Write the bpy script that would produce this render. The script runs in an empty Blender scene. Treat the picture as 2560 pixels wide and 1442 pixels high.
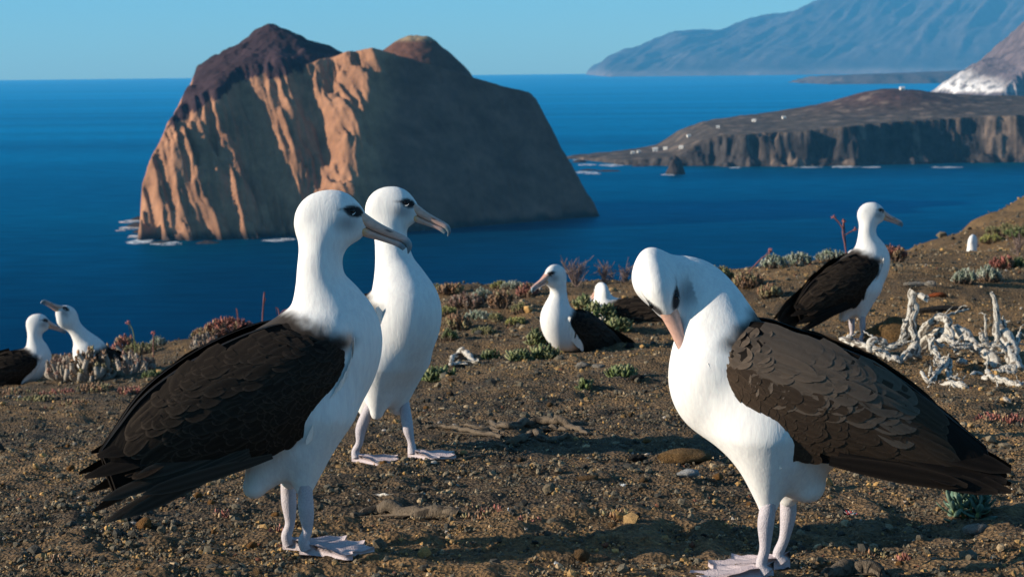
import bpy, bmesh, math, random
import numpy as np
from mathutils import Vector, Matrix, Quaternion

random.seed(7)
rng = np.random.default_rng(7)
scene = bpy.context.scene
col = scene.collection
R = math.radians

# ------------------------------------------------------------------ camera
FPX, CXP, CYP = 4978.0, 1280.0, 721.0        # focal length and centre in photo pixels (2560 wide)
PITCH, ROLL = R(6.31), R(0.60)
fwd = Vector((0, math.cos(PITCH), -math.sin(PITCH)))
r0 = Vector((1, 0, 0)); u0 = Vector((0, math.sin(PITCH), math.cos(PITCH)))
cr = r0 * math.cos(ROLL) - u0 * math.sin(ROLL)
cu = r0 * math.sin(ROLL) + u0 * math.cos(ROLL)
cam_d = bpy.data.cameras.new('camera')
cam = bpy.data.objects.new('camera', cam_d); col.objects.link(cam)
m3 = Matrix((cr, cu, -fwd)).transposed()
cam.matrix_world = m3.to_4x4()
cam_d.sensor_width = 36.0
cam_d.lens = 36.0 * FPX / 2560.0
cam_d.clip_start = 0.1
cam_d.clip_end = 200000.0
cam_d.dof.use_dof = True
cam_d.dof.focus_distance = 3.7
cam_d.dof.aperture_fstop = 16.0
scene.camera = cam

def P(px, py, Y):
    """a point of the place: the photo's line of sight at px, py, taken Y metres ahead"""
    d = cr * ((px - CXP) / FPX) + cu * ((CYP - py) / FPX) + fwd
    return d * (Y / d.y)

# ------------------------------------------------------------------ sky and sun
SUN_EL, SUN_AZ = R(17.0), R(9.0)              # sun on the left, a little towards the camera
sun_dir = Vector((-math.cos(SUN_EL) * math.cos(SUN_AZ), -math.cos(SUN_EL) * math.sin(SUN_AZ), math.sin(SUN_EL)))
world = bpy.data.worlds.new('World'); scene.world = world; world.use_nodes = True
wn = world.node_tree.nodes; wl = world.node_tree.links
bg = wn['Background']
sky = wn.new('ShaderNodeTexSky'); sky.sky_type = 'NISHITA'; sky.sun_disc = False
sky.sun_elevation = SUN_EL
sky.sun_rotation = math.atan2(sun_dir.x, sun_dir.y)
sky.altitude = 150; sky.air_density = 0.8; sky.dust_density = 0.2; sky.ozone_density = 5.0
tint = wn.new('ShaderNodeMix'); tint.data_type = 'RGBA'; tint.blend_type = 'MULTIPLY'
tint.inputs[0].default_value = 1.0
tint.inputs[7].default_value = (0.78, 0.97, 0.82, 1)
wl.new(sky.outputs[0], tint.inputs[6]); wl.new(tint.outputs[2], bg.inputs['Color'])
bg.inputs['Strength'].default_value = 0.115
sun_d = bpy.data.lights.new('sun', 'SUN'); sun_d.energy = 4.6; sun_d.angle = R(0.53); sun_d.color = (1.0, 0.88, 0.70)
sun = bpy.data.objects.new('sun', sun_d); col.objects.link(sun)
sun.rotation_euler = sun_dir.to_track_quat('Z', 'Y').to_euler()
sun.location = (0, 0, 30)
vs = scene.view_settings
vs.view_transform = 'Standard'; vs.look = 'None'; vs.exposure = 0.85; vs.gamma = 1.0; vs.use_curve_mapping = False
scene.render.engine = 'CYCLES'
cy = scene.cycles
cy.use_denoising = True
try: cy.denoiser = 'OPENIMAGEDENOISE'
except Exception: pass
cy.max_bounces = 6; cy.diffuse_bounces = 3; cy.glossy_bounces = 3; cy.transmission_bounces = 2; cy.volume_bounces = 1
cy.sample_clamp_indirect = 6.0

# ------------------------------------------------------------------ helpers
def hsh(ix, iy, iz, seed):
    h = (ix.astype(np.int64) * 374761393 + iy.astype(np.int64) * 668265263 + iz.astype(np.int64) * 2147483647 + seed * 974711) & 0xFFFFFFFF
    h = ((h ^ (h >> 13)) * 1274126177) & 0xFFFFFFFF
    h = ((h ^ (h >> 16)) * 2246822519) & 0xFFFFFFFF
    return ((h ^ (h >> 15)) & 0xFFFFFF) / float(0xFFFFFF)

def vnoise(x, y, z=0.0, seed=0):
    """smooth value noise, -1..1"""
    x, y, z = np.broadcast_arrays(np.asarray(x, float), np.asarray(y, float), np.asarray(z, float))
    ix, iy, iz = np.floor(x), np.floor(y), np.floor(z)
    fx, fy, fz = x - ix, y - iy, z - iz
    fx, fy, fz = (t * t * t * (t * (t * 6 - 15) + 10) for t in (fx, fy, fz))
    ix, iy, iz = ix.astype(np.int64), iy.astype(np.int64), iz.astype(np.int64)
    o = 0
    for dx in (0, 1):
        for dy in (0, 1):
            for dz in (0, 1):
                w = (fx if dx else 1 - fx) * (fy if dy else 1 - fy) * (fz if dz else 1 - fz)
                o = o + w * hsh(ix + dx, iy + dy, iz + dz, seed)
    return o * 2 - 1

def fbm(x, y, z=0.0, seed=0, oct=5, gain=0.5, lac=2.03):
    a, f, o, n = 1.0, 1.0, 0.0, 0.0
    for k in range(oct):
        o = o + a * vnoise(x * f, y * f, np.asarray(z) * f, seed + k * 17); n += a
        a *= gain; f *= lac
    return o / n

def ridged(x, y, z=0.0, seed=0, oct=4, gain=0.5):
    a, f, o, n = 1.0, 1.0, 0.0, 0.0
    for k in range(oct):
        o = o + a * (1 - np.abs(vnoise(x * f, y * f, np.asarray(z) * f, seed + k * 31))); n += a
        a *= gain; f *= 2.1
    return o / n

def sstep(a, b, x):
    t = np.clip((np.asarray(x, float) - a) / (b - a), 0, 1)
    return t * t * (3 - 2 * t)

def mesh_np(name, verts, faces, smooth=True):
    """mesh from numpy verts (n,3) and faces (m,k)"""
    verts = np.asarray(verts, np.float32); faces = np.asarray(faces, np.int32)
    me = bpy.data.meshes.new(name)
    nv, nf, k = len(verts), len(faces), faces.shape[1]
    me.vertices.add(nv); me.vertices.foreach_set('co', verts.ravel())
    me.loops.add(nf * k); me.loops.foreach_set('vertex_index', faces.ravel())
    me.polygons.add(nf)
    me.polygons.foreach_set('loop_start', np.arange(0, nf * k, k, dtype=np.int32))
    me.polygons.foreach_set('use_smooth', np.full(nf, smooth, bool))
    me.update(calc_edges=True); me.validate()
    return me

def set_color(me, name, rgb):
    a = me.color_attributes.new(name, 'FLOAT_COLOR', 'POINT')
    c = np.ones((len(me.vertices), 4), np.float32); c[:, :3] = rgb
    a.data.foreach_set('color', c.ravel())

def link(name, me, mat=None, parent=None, matrix=None):
    o = bpy.data.objects.new(name, me); col.objects.link(o)
    if mat is not None and me is not None and len(me.materials) == 0: me.materials.append(mat)
    if parent is not None: o.parent = parent
    if matrix is not None: o.matrix_local = matrix
    return o

def empty(name, loc=(0, 0, 0), rz=0.0):
    o = bpy.data.objects.new(name, None); col.objects.link(o)
    o.location = loc; o.rotation_euler = (0, 0, rz); o.empty_display_size = 0.1
    return o

def tag(o, label=None, cat=None, group=None, kind=None):
    if label: o['label'] = label
    if cat: o['category'] = cat
    if group: o['group'] = group
    if kind: o['kind'] = kind
    return o

def grid_faces(nu, nv, wrap=False):
    i, j = np.meshgrid(np.arange(nu - 1), np.arange(nv if wrap else nv - 1), indexing='ij')
    a = i * nv + j; b = i * nv + (j + 1) % nv
    return np.stack([a, a + nv, b + nv, b], -1).reshape(-1, 4)

class NT:
    """small helper for building a material's nodes"""
    def __init__(s, name):
        s.m = bpy.data.materials.new(name); s.m.use_nodes = True
        s.n = s.m.node_tree.nodes; s.l = s.m.node_tree.links
        s.b = s.n['Principled BSDF']; s.out = s.n['Material Output']
    def new(s, t, **k):
        n = s.n.new('ShaderNode' + t)
        for a, v in k.items(): setattr(n, a, v)
        return n
    def set(s, sock, v):
        if hasattr(v, 'is_linked'): s.l.new(v, sock)
        else: sock.default_value = v
        return sock
    def coord(s, which='Object', scale=(1, 1, 1)):
        t = s.new('TexCoord'); mp = s.new('Mapping')
        s.l.new(t.outputs[which], mp.inputs[0]); mp.inputs['Scale'].default_value = scale
        return mp.outputs[0]
    def noise(s, vec, scale, detail=4, rough=0.55, out='Fac', dist=0.0):
        n = s.new('TexNoise'); s.l.new(vec, n.inputs['Vector'])
        n.inputs['Scale'].default_value = scale; n.inputs['Detail'].default_value = detail
        n.inputs['Roughness'].default_value = rough; n.inputs['Distortion'].default_value = dist
        return n.outputs[out]
    def ramp(s, fac, stops):
        n = s.new('ValToRGB'); s.l.new(fac, n.inputs[0]); e = n.color_ramp.elements
        while len(e) < len(stops): e.new(0.5)
        for k, (p, c) in enumerate(stops):
            e[k].position = p; e[k].color = (c[0], c[1], c[2], 1) if not isinstance(c, (int, float)) else (c, c, c, 1)
        return n.outputs[0]
    def mix(s, fac, a, b, mode='MIX'):
        n = s.new('Mix', data_type='RGBA', blend_type=mode)
        s.set(n.inputs[0], fac)
        for sock, v in ((n.inputs[6], a), (n.inputs[7], b)):
            s.set(sock, v if hasattr(v, 'is_linked') else (v[0], v[1], v[2], 1))
        return n.outputs[2]
    def math(s, op, a, b=0.0, clamp=False):
        n = s.new('Math', operation=op); n.use_clamp = clamp
        s.set(n.inputs[0], a); s.set(n.inputs[1], b); return n.outputs[0]
    def attr(s, name):
        n = s.new('Attribute'); n.attribute_name = name; return n
    def bump(s, h, strength=0.5, dist=0.01, normal=None):
        n = s.new('Bump'); s.l.new(h, n.inputs['Height']); n.inputs['Strength'].default_value = strength
        n.inputs['Distance'].default_value = dist
        if normal is not None: s.l.new(normal, n.inputs['Normal'])
        s.l.new(n.outputs[0], s.b.inputs['Normal']); return n.outputs[0]
    def base(s, c): s.set(s.b.inputs['Base Color'], c if hasattr(c, 'is_linked') else (c[0], c[1], c[2], 1)); return s
    def p(s, **k):
        for a, v in k.items(): s.set(s.b.inputs[a.replace('_', ' ')], v)
        return s

# ------------------------------------------------------------------ the sea
SEA = -150.0
def build_sea():
    rr = np.concatenate([[0.0], np.geomspace(300, 45000, 60)]); na = 96
    th = np.linspace(0, 2 * np.pi, na, endpoint=False)
    v = np.stack([rr[:, None] * np.cos(th), rr[:, None] * np.sin(th), np.full((len(rr), na), SEA)], -1).reshape(-1, 3)
    me = mesh_np('sea', v, grid_faces(len(rr), na, True))
    t = NT('sea_water')
    wide = t.coord('Object', (0.00025, 0.0016, 1)); fine = t.coord('Object', (0.35, 0.8, 1)); swell = t.coord('Object', (0.02, 0.07, 1))
    lanes = t.noise(wide, 1.0, 5, 0.55)
    deep = t.ramp(lanes, [(0.32, (0.0001, 0.006, 0.030)), (0.68, (0.0002, 0.016, 0.058))])
    sw = t.noise(swell, 1.0, 4, 0.6)
    c = t.mix(t.math('MULTIPLY', sw, 0.22), deep, (0.0003, 0.028, 0.085))
    h = t.math('ADD', t.noise(fine, 1.0, 3, 0.6), t.math('MULTIPLY', sw, 3.0))
    bn = t.bump(h, 0.7, 0.5)
    df = t.new('BsdfDiffuse'); t.set(df.inputs['Color'], c); t.l.new(bn, df.inputs['Normal'])
    gl = t.new('BsdfGlossy'); gl.inputs['Color'].default_value = (0.0, 0.66, 1.0, 1); t.set(gl.inputs['Roughness'], t.ramp(lanes, [(0.3, 0.30), (0.7, 0.42)])); t.l.new(bn, gl.inputs['Normal'])
    fz = t.new('Fresnel'); fz.inputs['IOR'].default_value = 1.33
    mx = t.new('MixShader'); t.l.new(t.math('MULTIPLY', t.math('MULTIPLY', t.math('POWER', fz.outputs[0], 2.8), t.math('MULTIPLY', t.ramp(sw, [(0.3, 0.72), (0.7, 1.22)]), t.ramp(lanes, [(0.34, 0.80), (0.66, 1.14)]))), 0.86), mx.inputs[0]); t.l.new(df.outputs[0], mx.inputs[1]); t.l.new(gl.outputs[0], mx.inputs[2])
    t.l.new(mx.outputs[0], t.out.inputs['Surface']); t.n.remove(t.b)
    return tag(link('sea', me, t.m), kind='structure')
build_sea()

# ------------------------------------------------------------------ far land
def height_mesh(name, xs, ys, H, cut=-6.0):
    X, Y = np.meshgrid(xs, ys, indexing='ij')
    Z = SEA + np.maximum(H, cut)
    v = np.stack([X, Y, Z], -1).reshape(-1, 3)
    f = grid_faces(len(xs), len(ys))
    hh = H.reshape(-1)[f].max(1)
    return v, f[hh > cut], X, Y

def rock_mat(name, bump=1.0, bscale=0.08, rough=0.95, lo=0.55, hi=1.35):
    t = NT(name)
    a = t.attr('tint').outputs['Color']
    co = t.coord('Object')
    n1 = t.noise(co, bscale, 8, 0.65); n2 = t.noise(co, bscale * 0.2, 5, 0.6)
    c = t.mix(1.0, a, t.ramp(n1, [(0.30, (lo, lo, lo + .03)), (0.7, (hi, hi - .05, hi - .1))]), 'MULTIPLY')
    c = t.mix(1.0, c, t.ramp(n2, [(0.3, (0.75, 0.72, 0.72)), (0.7, (1.2, 1.2, 1.2))]), 'MULTIPLY')
    t.base(c).p(Roughness=rough, Specular_IOR_Level=0.1)
    t.bump(n1, 0.6, bump)
    return t.m

def build_island():
    xs = np.arange(-400, 140, 1.25); ys = np.arange(1700, 2260, 1.25)
    X, Y = np.meshgrid(xs, ys, indexing='ij')
    warp = fbm(X / 70, Y / 70, 3.1, 5, 4)
    fine = fbm(X / 14, Y / 14, 1.0, 9, 5)
    # gullies and ribs running down the weathered left face
    sl = (X + 0.55 * (Y - 1780)) / 62 + 0.55 * warp
    rib = ridged(sl, (Y - 1780) / 260 + 0.25 * warp, 0.3, 21, 3) - 0.62
    sl2 = (X + 0.45 * (Y - 1780)) / 23 + 0.8 * warp
    rib2 = ridged(sl2, (Y - 1780) / 90, 0.7, 33, 3) - 0.6
    onleft = 1 - sstep(-135, -105, X - 0.10 * (Y - 1850))
    bowl = np.exp(-(((X + 190) / 48) ** 2 + ((Y - 1840) / 45) ** 2))
    rib3 = ridged((X + 0.5 * (Y - 1780)) / 8.5 + 1.2 * warp, Y / 30, 0.2, 55, 3) - 0.6
    off = rib3 * (5 + 4 * onleft) + onleft * (rib * 34 + rib2 * 24) + (1 - onleft) * (fbm(X / 40, Y / 60, 0.2, 44, 5) * 5) + fine * 3.0
    bowl = 15 * np.exp(-((X + 0.15 * (Y - 1800) + 240) / 36) ** 2) * sstep(1785, 1850, Y) + 14 * np.exp(-((X + 180) / 16) ** 2) * sstep(1800, 1840, Y)
    d1 = (Y - bowl - np.interp(xs, [-400, -332, -285, -220, -135, -52, 140], [1812, 1786, 1776, 1800, 1796, 1850, 2000])[:, None]) + off
    f1 = np.where(d1 < 70, 1.42 * d1, 99.4 + 1.08 * (d1 - 70))
    d2 = -0.685 * (X - 85) + 0.73 * (Y - 2009) + off * 0.6
    f2 = 2.0 * d2
    d3 = -0.95 * (X - 88) - 0.3 * (Y - 2009) + fine * 3
    f3 = 2.15 * d3 + 6
    d4 = (X + 334) + 0.12 * (Y - 1779) + fine * 5 + warp * 6
    f4 = np.minimum(9 * (d4 + 2), 52 + 1.95 * d4)
    f5 = 1.8 * (2230 - Y + warp * 20)
    T = np.interp(xs, [-400, -332, -300, -245, -183, -160, -130, -95, -44, 15, 60, 140], [40, 60, 94, 130, 164, 169, 173, 166, 152, 138, 130, 100])[:, None]
    T = T - 0.10 * np.maximum(Y - 1900, 0) + fine * 2.2 + warp * 2
    rp = np.hypot((X + 236), (Y - 1995) * 0.9)
    cone = 199 - 0.57 * np.sqrt(rp ** 2 + 60) + fine * 4.5 + warp * 3
    cone = np.where(X + 236 > 0, cone + 0.07 * (X + 236), cone - 0.05 * np.abs(X + 236))
    dome = 184 - 0.0118 * ((X + 97) ** 2 + ((Y - 2065) * 0.8) ** 2) + fine * 2.5 - 3.0 * sstep(0, 14, np.abs(X + 97) - 18 + 6 * warp)
    hill = np.maximum(cone, dome)
    H = np.minimum.reduce([f1, f2, f3, f4, f5, np.maximum(T, hill)])
    v, f, _, _ = height_mesh('island', xs, ys, H)
    me = mesh_np('island', v, f)
    # rock colour: pale tuff face, dark lava cap on the left, brown flank on the right
    dark = sstep(-3, 3, cone - T) * (H >= cone - 8)
    dark = np.maximum(dark, sstep(4, -4, f4 - np.minimum(f1, T)) * sstep(30, 60, H) * 0.9)
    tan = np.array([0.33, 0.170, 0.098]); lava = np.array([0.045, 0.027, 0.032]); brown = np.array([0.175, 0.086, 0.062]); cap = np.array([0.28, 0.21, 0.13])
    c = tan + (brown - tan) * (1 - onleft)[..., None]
    red = sstep(0.1, 0.5, fbm(X / 30, Y / 30, 0.4, 61, 4)) * 0.55 * sstep(150, 60, H)
    c = c + (np.array([0.20, 0.085, 0.055]) - c) * red[..., None]
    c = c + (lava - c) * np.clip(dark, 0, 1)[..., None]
    dm = sstep(-2, 2, dome - np.maximum(T, cone)) * (H > dome - 2)
    c = c + (brown * 0.7 - c) * dm[..., None]
    c = c + (cap - c) * (dm * sstep(176, 181, H))[..., None]  # sunlit top of the dome, painted into the colour as a paler tone
    streak = fbm((X - 0.35 * H) / 26, (H + 0.3 * X) / 9, 0.3, 91, 5)
    c = c * (1 + 0.38 * streak * (1 - onleft) + 0.22 * streak * onleft)[..., None]
    wet = sstep(9, 2, H + fine * 3)
    c = c + (np.array([0.03, 0.026, 0.026]) - c) * wet[..., None]
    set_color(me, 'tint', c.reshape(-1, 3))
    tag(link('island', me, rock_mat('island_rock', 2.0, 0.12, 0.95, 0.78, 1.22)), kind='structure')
build_island()

def build_headland():
    xs = np.arange(60, 1150, 2.5); ys = np.arange(2850, 3750, 2.5)
    X, Y = np.meshgrid(xs, ys, indexing='ij')
    warp = fbm(X / 120, Y / 120, 2.0, 3, 4); fine = fbm(X / 16, Y / 16, 0.5, 14, 5)
    rib = fbm(X / 58 + 0.6 * warp, Y / 58, 0.1, 71, 6, 0.62)
    front = np.interp(xs, [60, 106, 180, 250, 330, 420, 520, 545, 700, 790, 815, 1150], [3330, 3290, 3060, 3000, 2985, 2965, 2975, 2998, 3020, 3006, 2978, 2960])[:, None]
    d1 = Y - front + rib * 28 + warp * 24 + fine * 14
    f1 = np.where(d1 > 0, np.where(d1 < 14, 0.75 * d1, 10.5 + 2.1 * (d1 - 14)), d1)
    f1 = np.where(d1 > 0, f1 + 3.2 * np.sin(f1 / 4.5 + 3 * warp) * sstep(2, 12, f1) + 4 * fine, f1)
    base = np.interp(xs, [60, 106, 200, 252, 290, 325, 430, 520, 700, 900, 1150], [-8, 3, 9, 14, 36, 46, 50, 58, 66, 72, 76])[:, None]
    T = base + 0.030 * (Y - 3000) * sstep(200, 400, X) + fine * 1.6 + warp * 2
    T = T + 31 * np.exp(-(((X - 640) / 105) ** 2 + ((Y - 3400) / 130) ** 2)) + 10 * np.exp(-(((X - 800) / 110) ** 2 + ((Y - 3450) / 130) ** 2))
    T = T - 22 * sstep(60, 0, d1) * sstep(330, 420, X) * 0
    back = np.interp(xs, [60, 106, 200, 300, 500, 1150], [3345, 3350, 3420, 3500, 3650, 3745])[:, None]
    f2 = 0.6 * (back - Y) + fine * 6
    left = 0.9 * (X - 96 + fine * 18 + warp * 10)
    H = np.minimum.reduce([f1, T, f2, left])
    v, f, _, _ = height_mesh('headland', xs, ys, H)
    me = mesh_np('headland', v, f)
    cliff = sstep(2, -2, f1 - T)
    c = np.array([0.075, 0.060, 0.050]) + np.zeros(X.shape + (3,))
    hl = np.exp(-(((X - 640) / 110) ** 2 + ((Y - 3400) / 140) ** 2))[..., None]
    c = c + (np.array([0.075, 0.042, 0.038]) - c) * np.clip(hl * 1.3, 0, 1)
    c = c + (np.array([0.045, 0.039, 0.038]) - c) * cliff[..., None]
    pale = (sstep(0.15, 0.5, fbm(X / 22, Y / 22, 0.8, 81, 4)) * 0.8)[..., None]
    c = c + (np.array([0.20, 0.145, 0.11]) - c) * pale
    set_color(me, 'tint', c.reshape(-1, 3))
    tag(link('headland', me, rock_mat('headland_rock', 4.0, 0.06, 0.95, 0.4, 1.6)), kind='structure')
    return xs, ys, H
HX, HY, HH = build_headland()
def headland_z(x, y):
    i = int(np.clip(np.searchsorted(HX, x), 0, len(HX) - 1)); j = int(np.clip(np.searchsorted(HY, y), 0, len(HY) - 1))
    return SEA + max(HH[i, j], 0)

def far_land(name, xs, ys, H, colf, bscale, bump):
    v, f, X, Y = height_mesh(name, xs, ys, H, -20.0)
    me = mesh_np(name, v, f)
    set_color(me, 'tint', colf(X, Y, H).reshape(-1, 3))
    return tag(link(name, me, rock_mat(name + '_rock', bump, bscale)), kind='structure')

def build_far():
    # long mountain on the horizon
    xs = np.linspace(1150, 13500, 330); ys = np.linspace(30300, 40500, 190)
    X, Y = np.meshgrid(xs, ys, indexing='ij')
    px = [1490, 1500, 1512, 1560, 1620, 1690, 1735, 1790, 1900, 1990, 2050, 2200, 2400, 2600, 2900]
    py = [188, 168, 154, 130, 112, 80, 77, 74, 47, 22, 4, -26, -50, -75, -95]
    ridge_y = 35500.0
    rx = [P(a, b, ridge_y).x for a, b in zip(px, py)]; rz = [P(a, b, ridge_y).z - SEA for a, b in zip(px, py)]
    ridge = np.interp(xs, rx, rz, left=-40)[:, None]
    warp = fbm(X / 2200, Y / 2200, 0.3, 3, 4)
    gul = ridged((X - 0.55 * (Y - 30800)) / 620 + 0.5 * warp, Y / 3000, 0.2, 8, 4) - 0.6
    t = np.clip((Y - 30900 - 220 * warp) / (ridge_y - 30900), -0.2, 1.6)
    prof = np.where(t < 1, np.sign(t) * np.abs(t) ** 0.72, 1 - 0.4 * (t - 1))
    H = ridge * prof + gul * 400 * sstep(0, 0.25, t) * sstep(1.15, 0.8, t) + np.minimum(0, 1.0 * (t * 400))
    H = np.where(ridge < 0, -60, H)
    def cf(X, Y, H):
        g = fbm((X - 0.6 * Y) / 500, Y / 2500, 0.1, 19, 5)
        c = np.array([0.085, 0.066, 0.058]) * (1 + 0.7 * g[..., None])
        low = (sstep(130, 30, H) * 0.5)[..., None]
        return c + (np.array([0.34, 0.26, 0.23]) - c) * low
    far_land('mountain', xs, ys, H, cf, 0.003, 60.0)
    # low spit in front of it
    xs = np.linspace(2350, 4300, 120); ys = np.linspace(15000, 17500, 60)
    X, Y = np.meshgrid(xs, ys, indexing='ij')
    n = fbm(X / 260, Y / 260, 0.2, 27, 5)
    T = 52 + 45 * (X - 2400) / 1800 + 14 * n
    H = np.minimum.reduce([0.5 * (Y - 15350 + 120 * n), T, 0.6 * (X - 2440 + 160 * n), 0.3 * (17400 - Y)])
    far_land('spit', xs, ys, H, lambda X, Y, H: np.array([0.10, 0.075, 0.065]) * (1 + 0.5 * fbm(X / 130, Y / 130, 0.1, 5, 4)[..., None]), 0.02, 10.0)
    # slope with pale cliffs on the right
    xs = np.linspace(1750, 3000, 400); ys = np.linspace(8350, 10000, 330)
    X, Y = np.meshgrid(xs, ys, indexing='ij')
    warp = fbm(X / 300, Y / 300, 0.2, 6, 4); n = fbm(X / 70, Y / 70, 0.4, 16, 5)
    rib = ridged(X / 110 + 0.6 * warp, Y / 500, 0.1, 39, 3) - 0.6
    px = [2350, 2365, 2400, 2450, 2490, 2520, 2560, 2620, 2760, 2900]; py = [240, 214, 186, 152, 138, 108, 62, 10, -60, -100]
    rx = [P(a, b, 9300).x for a, b in zip(px, py)]; rz = [P(a, b, 9300).z - SEA for a, b in zip(px, py)]
    ridge = np.interp(xs, rx, rz, left=-30)[:, None]
    d = Y - 8660 + rib * 190 + n * 70 + (ridged(X / 34 + warp, Y / 120, 0.3, 49, 3) - 0.6) * 70
    H = np.minimum.reduce([np.where(d > 0, 1.35 * d, d), ridge + n * 24 - 0.15 * np.abs(Y - 9300), 4.5 * (X - rx[0] + 10 + n * 26), 0.5 * (10150 - Y)])
    def cf(X, Y, H):
        c = np.array([0.13, 0.095, 0.095]) * (1 + 0.7 * n[..., None])
        white = sstep(P(2540, 190, 8700).x + 30, P(2460, 190, 8700).x, X + 0.55 * (H - 60) + 60 * warp) * sstep(14, 34, H + 25 * n)
        st = fbm(X / 16, Y / 60 + H / 90, 0.2, 77, 4)
        return c + (np.array([0.95, 0.91, 0.88]) * np.clip(0.70 + 0.9 * st, 0.18, 0.95)[..., None] - c) * (white * sstep(-.45, .0, st + .25))[..., None]
    far_land('hillside', xs, ys, H, cf, 0.02, 12.0)
build_far()

def build_haze():
    x0, x1, y0, y1, z0, z1 = -47000, 47000, -47000, 47000, SEA - 40, 2150
    v = [(x, y, z) for z in (z0, z1) for y in (y0, y1) for x in (x0, x1)]
    f = [(0, 2, 3, 1), (4, 5, 7, 6), (0, 1, 5, 4), (2, 6, 7, 3), (0, 4, 6, 2), (1, 3, 7, 5)]
    me = mesh_np('haze', v, f, False)
    m = bpy.data.materials.new('haze_air'); m.use_nodes = True
    n = m.node_tree.nodes; n.remove(n['Principled BSDF'])
    pv = n.new('ShaderNodeVolumePrincipled')
    pv.inputs['Color'].default_value = (0.13, 0.54, 0.95, 1)
    pv.inputs['Density'].default_value = 2.5e-5
    pv.inputs['Anisotropy'].default_value = 0.0
    m.node_tree.links.new(pv.outputs[0], n['Material Output'].inputs['Volume'])
    tag(link('haze', me, m), kind='stuff')
build_haze()

# ------------------------------------------------------------------ near ground
ANCH = [  # photo column, photo row, metres ahead: where the ground lies
    (775, 1388, 3.50), (1000, 1145, 4.75), (1925, 1416, 3.32), (1500, 900, 7.9), (2120, 868, 8.9), (80, 955, 11.0), (230, 930, 11.3),
    (1280, 1442, 3.18), (300, 1442, 3.25), (2400, 1442, 3.2), (200, 1150, 5.2), (600, 1040, 6.6), (1700, 1130, 4.75), (2400, 1120, 4.7),
    (2500, 960, 6.6), (1280, 960, 6.9), (1700, 880, 8.2), (900, 880, 9.6), (500, 890, 10.2),
    (-300, 1000, 10.0), (2900, 900, 7.5), (2560, 700, 11.5), (2300, 690, 11.0), (1800, 730, 10.8), (1350, 770, 10.6), (2420, 640, 13.5), (2560, 628, 14.5), (2420, 610, 17.0), (2560, 585, 18.0), (2500, 560, 20.0), (2560, 540, 21.0), (2700, 500, 21.5), (2700, 560, 18.0), (2900, 480, 20.0), (2350, 625, 16.5)]
EDGE = [(-350, 960, 12.5), (0, 908, 12.3), (200, 884, 12.2), (420, 852, 12.0), (620, 824, 11.8), (850, 775, 11.8), (1100, 719, 12.0), (1350, 712, 12.2), (1600, 702, 12.4),
        (1750, 690, 12.5), (1900, 663, 12.6), (2100, 648, 12.8), (2270, 622, 14.0)]
HILL = [(2290, 614, 19.0), (2400, 566, 21.0), (2480, 528, 22.5), (2560, 488, 24.0), (2680, 430, 26.0), (2900, 330, 29.0)]
def _gpts():
    q = [P(*a) for a in ANCH] + [P(a, b + 12, c) for a, b, c in EDGE] + [P(a, b + 10, c) for a, b, c in HILL]
    for (a, b, c) in EDGE: q += [P(a, b + 55, c + 2.5), P(a, b + 230, c + 7), P(a, b + 600, c + 14)]
    for (a, b, c) in HILL: q += [P(a, b + 120, c + 5), P(a, b + 500, c + 13)]
    q += [Vector((x, y, -0.82 - 0.02 * x * 0)) for x in (-3, 0, 3) for y in (-2.0, 0.5)] + [Vector((-2.2, 3, -0.85)), Vector((2.2, 3, -0.80))]
    return np.array([tuple(v) for v in q])
GP = _gpts()
def _tps_fit(p):
    n = len(p); d = np.hypot(p[:, None, 0] - p[None, :, 0], p[:, None, 1] - p[None, :, 1])
    K = np.where(d > 0, d * d * np.log(d + 1e-9), 0) + np.eye(n) * 0.02
    Q = np.c_[np.ones(n), p[:, :2]]
    A = np.block([[K, Q], [Q.T, np.zeros((3, 3))]])
    return np.linalg.solve(A, np.r_[p[:, 2], np.zeros(3)])
GW = _tps_fit(GP)
def ground0(x, y):
    x = np.asarray(x, float); y = np.asarray(y, float)
    o = GW[len(GP)] + GW[len(GP) + 1] * x + GW[len(GP) + 2] * y
    for k in range(len(GP)):
        d2 = (x - GP[k, 0]) ** 2 + (y - GP[k, 1]) ** 2
        o = o + GW[k] * 0.5 * d2 * np.log(d2 + 1e-9)
    return o
def ground(x, y):
    x = np.asarray(x, float); y = np.asarray(y, float)
    z = ground0(x, y)
    z = z + 0.024 * fbm(x / 0.55, y / 0.55, 0.0, 101, 4) + (0.045 * fbm(x / 1.9, y / 1.9, 0.0, 111, 4) + 0.022 * fbm(x / 0.3, y / 0.16, 0.0, 121, 3)) * sstep(4.5, 8, y)
    z = z + (0.011 * (ridged(x / 0.16, y / 0.13, 0.0, 151, 3) - 0.65) + 0.010 * np.clip(fbm(x / 0.09, y / 0.09, 0.0, 161, 3) - 0.12, 0, 1)) * 2.0
    return z
def gz(x, y): return float(ground(np.array([x]), np.array([y]))[0])
def on_ground(px, py, Y):
    p = P(px, py, Y); return Vector((p.x, p.y, gz(p.x, p.y)))

def soil_color(x, y):
    """cinder soil: charcoal to rusty brown patches"""
    a = fbm(x / 0.7, y / 0.7, 0.2, 201, 5); b = fbm(x / 0.12, y / 0.12, 0.2, 211, 4); far = sstep(6, 10, y)
    dark = np.array([0.090, 0.070, 0.050]); rust = np.array([0.27, 0.172, 0.084]); tan = np.array([0.35, 0.245, 0.140])
    k = np.clip(0.42 + 0.6 * a + 0.35 * b + 0.10 * far + 0.12 * np.clip(x, -1, 2), 0, 1)[..., None]
    c = dark + (rust - dark) * k
    k2 = (sstep(0.25, 0.6, fbm(x / 0.4, y / 0.4, 0.5, 221, 4)) * 0.5)[..., None]
    return c + (tan - c) * k2

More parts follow.
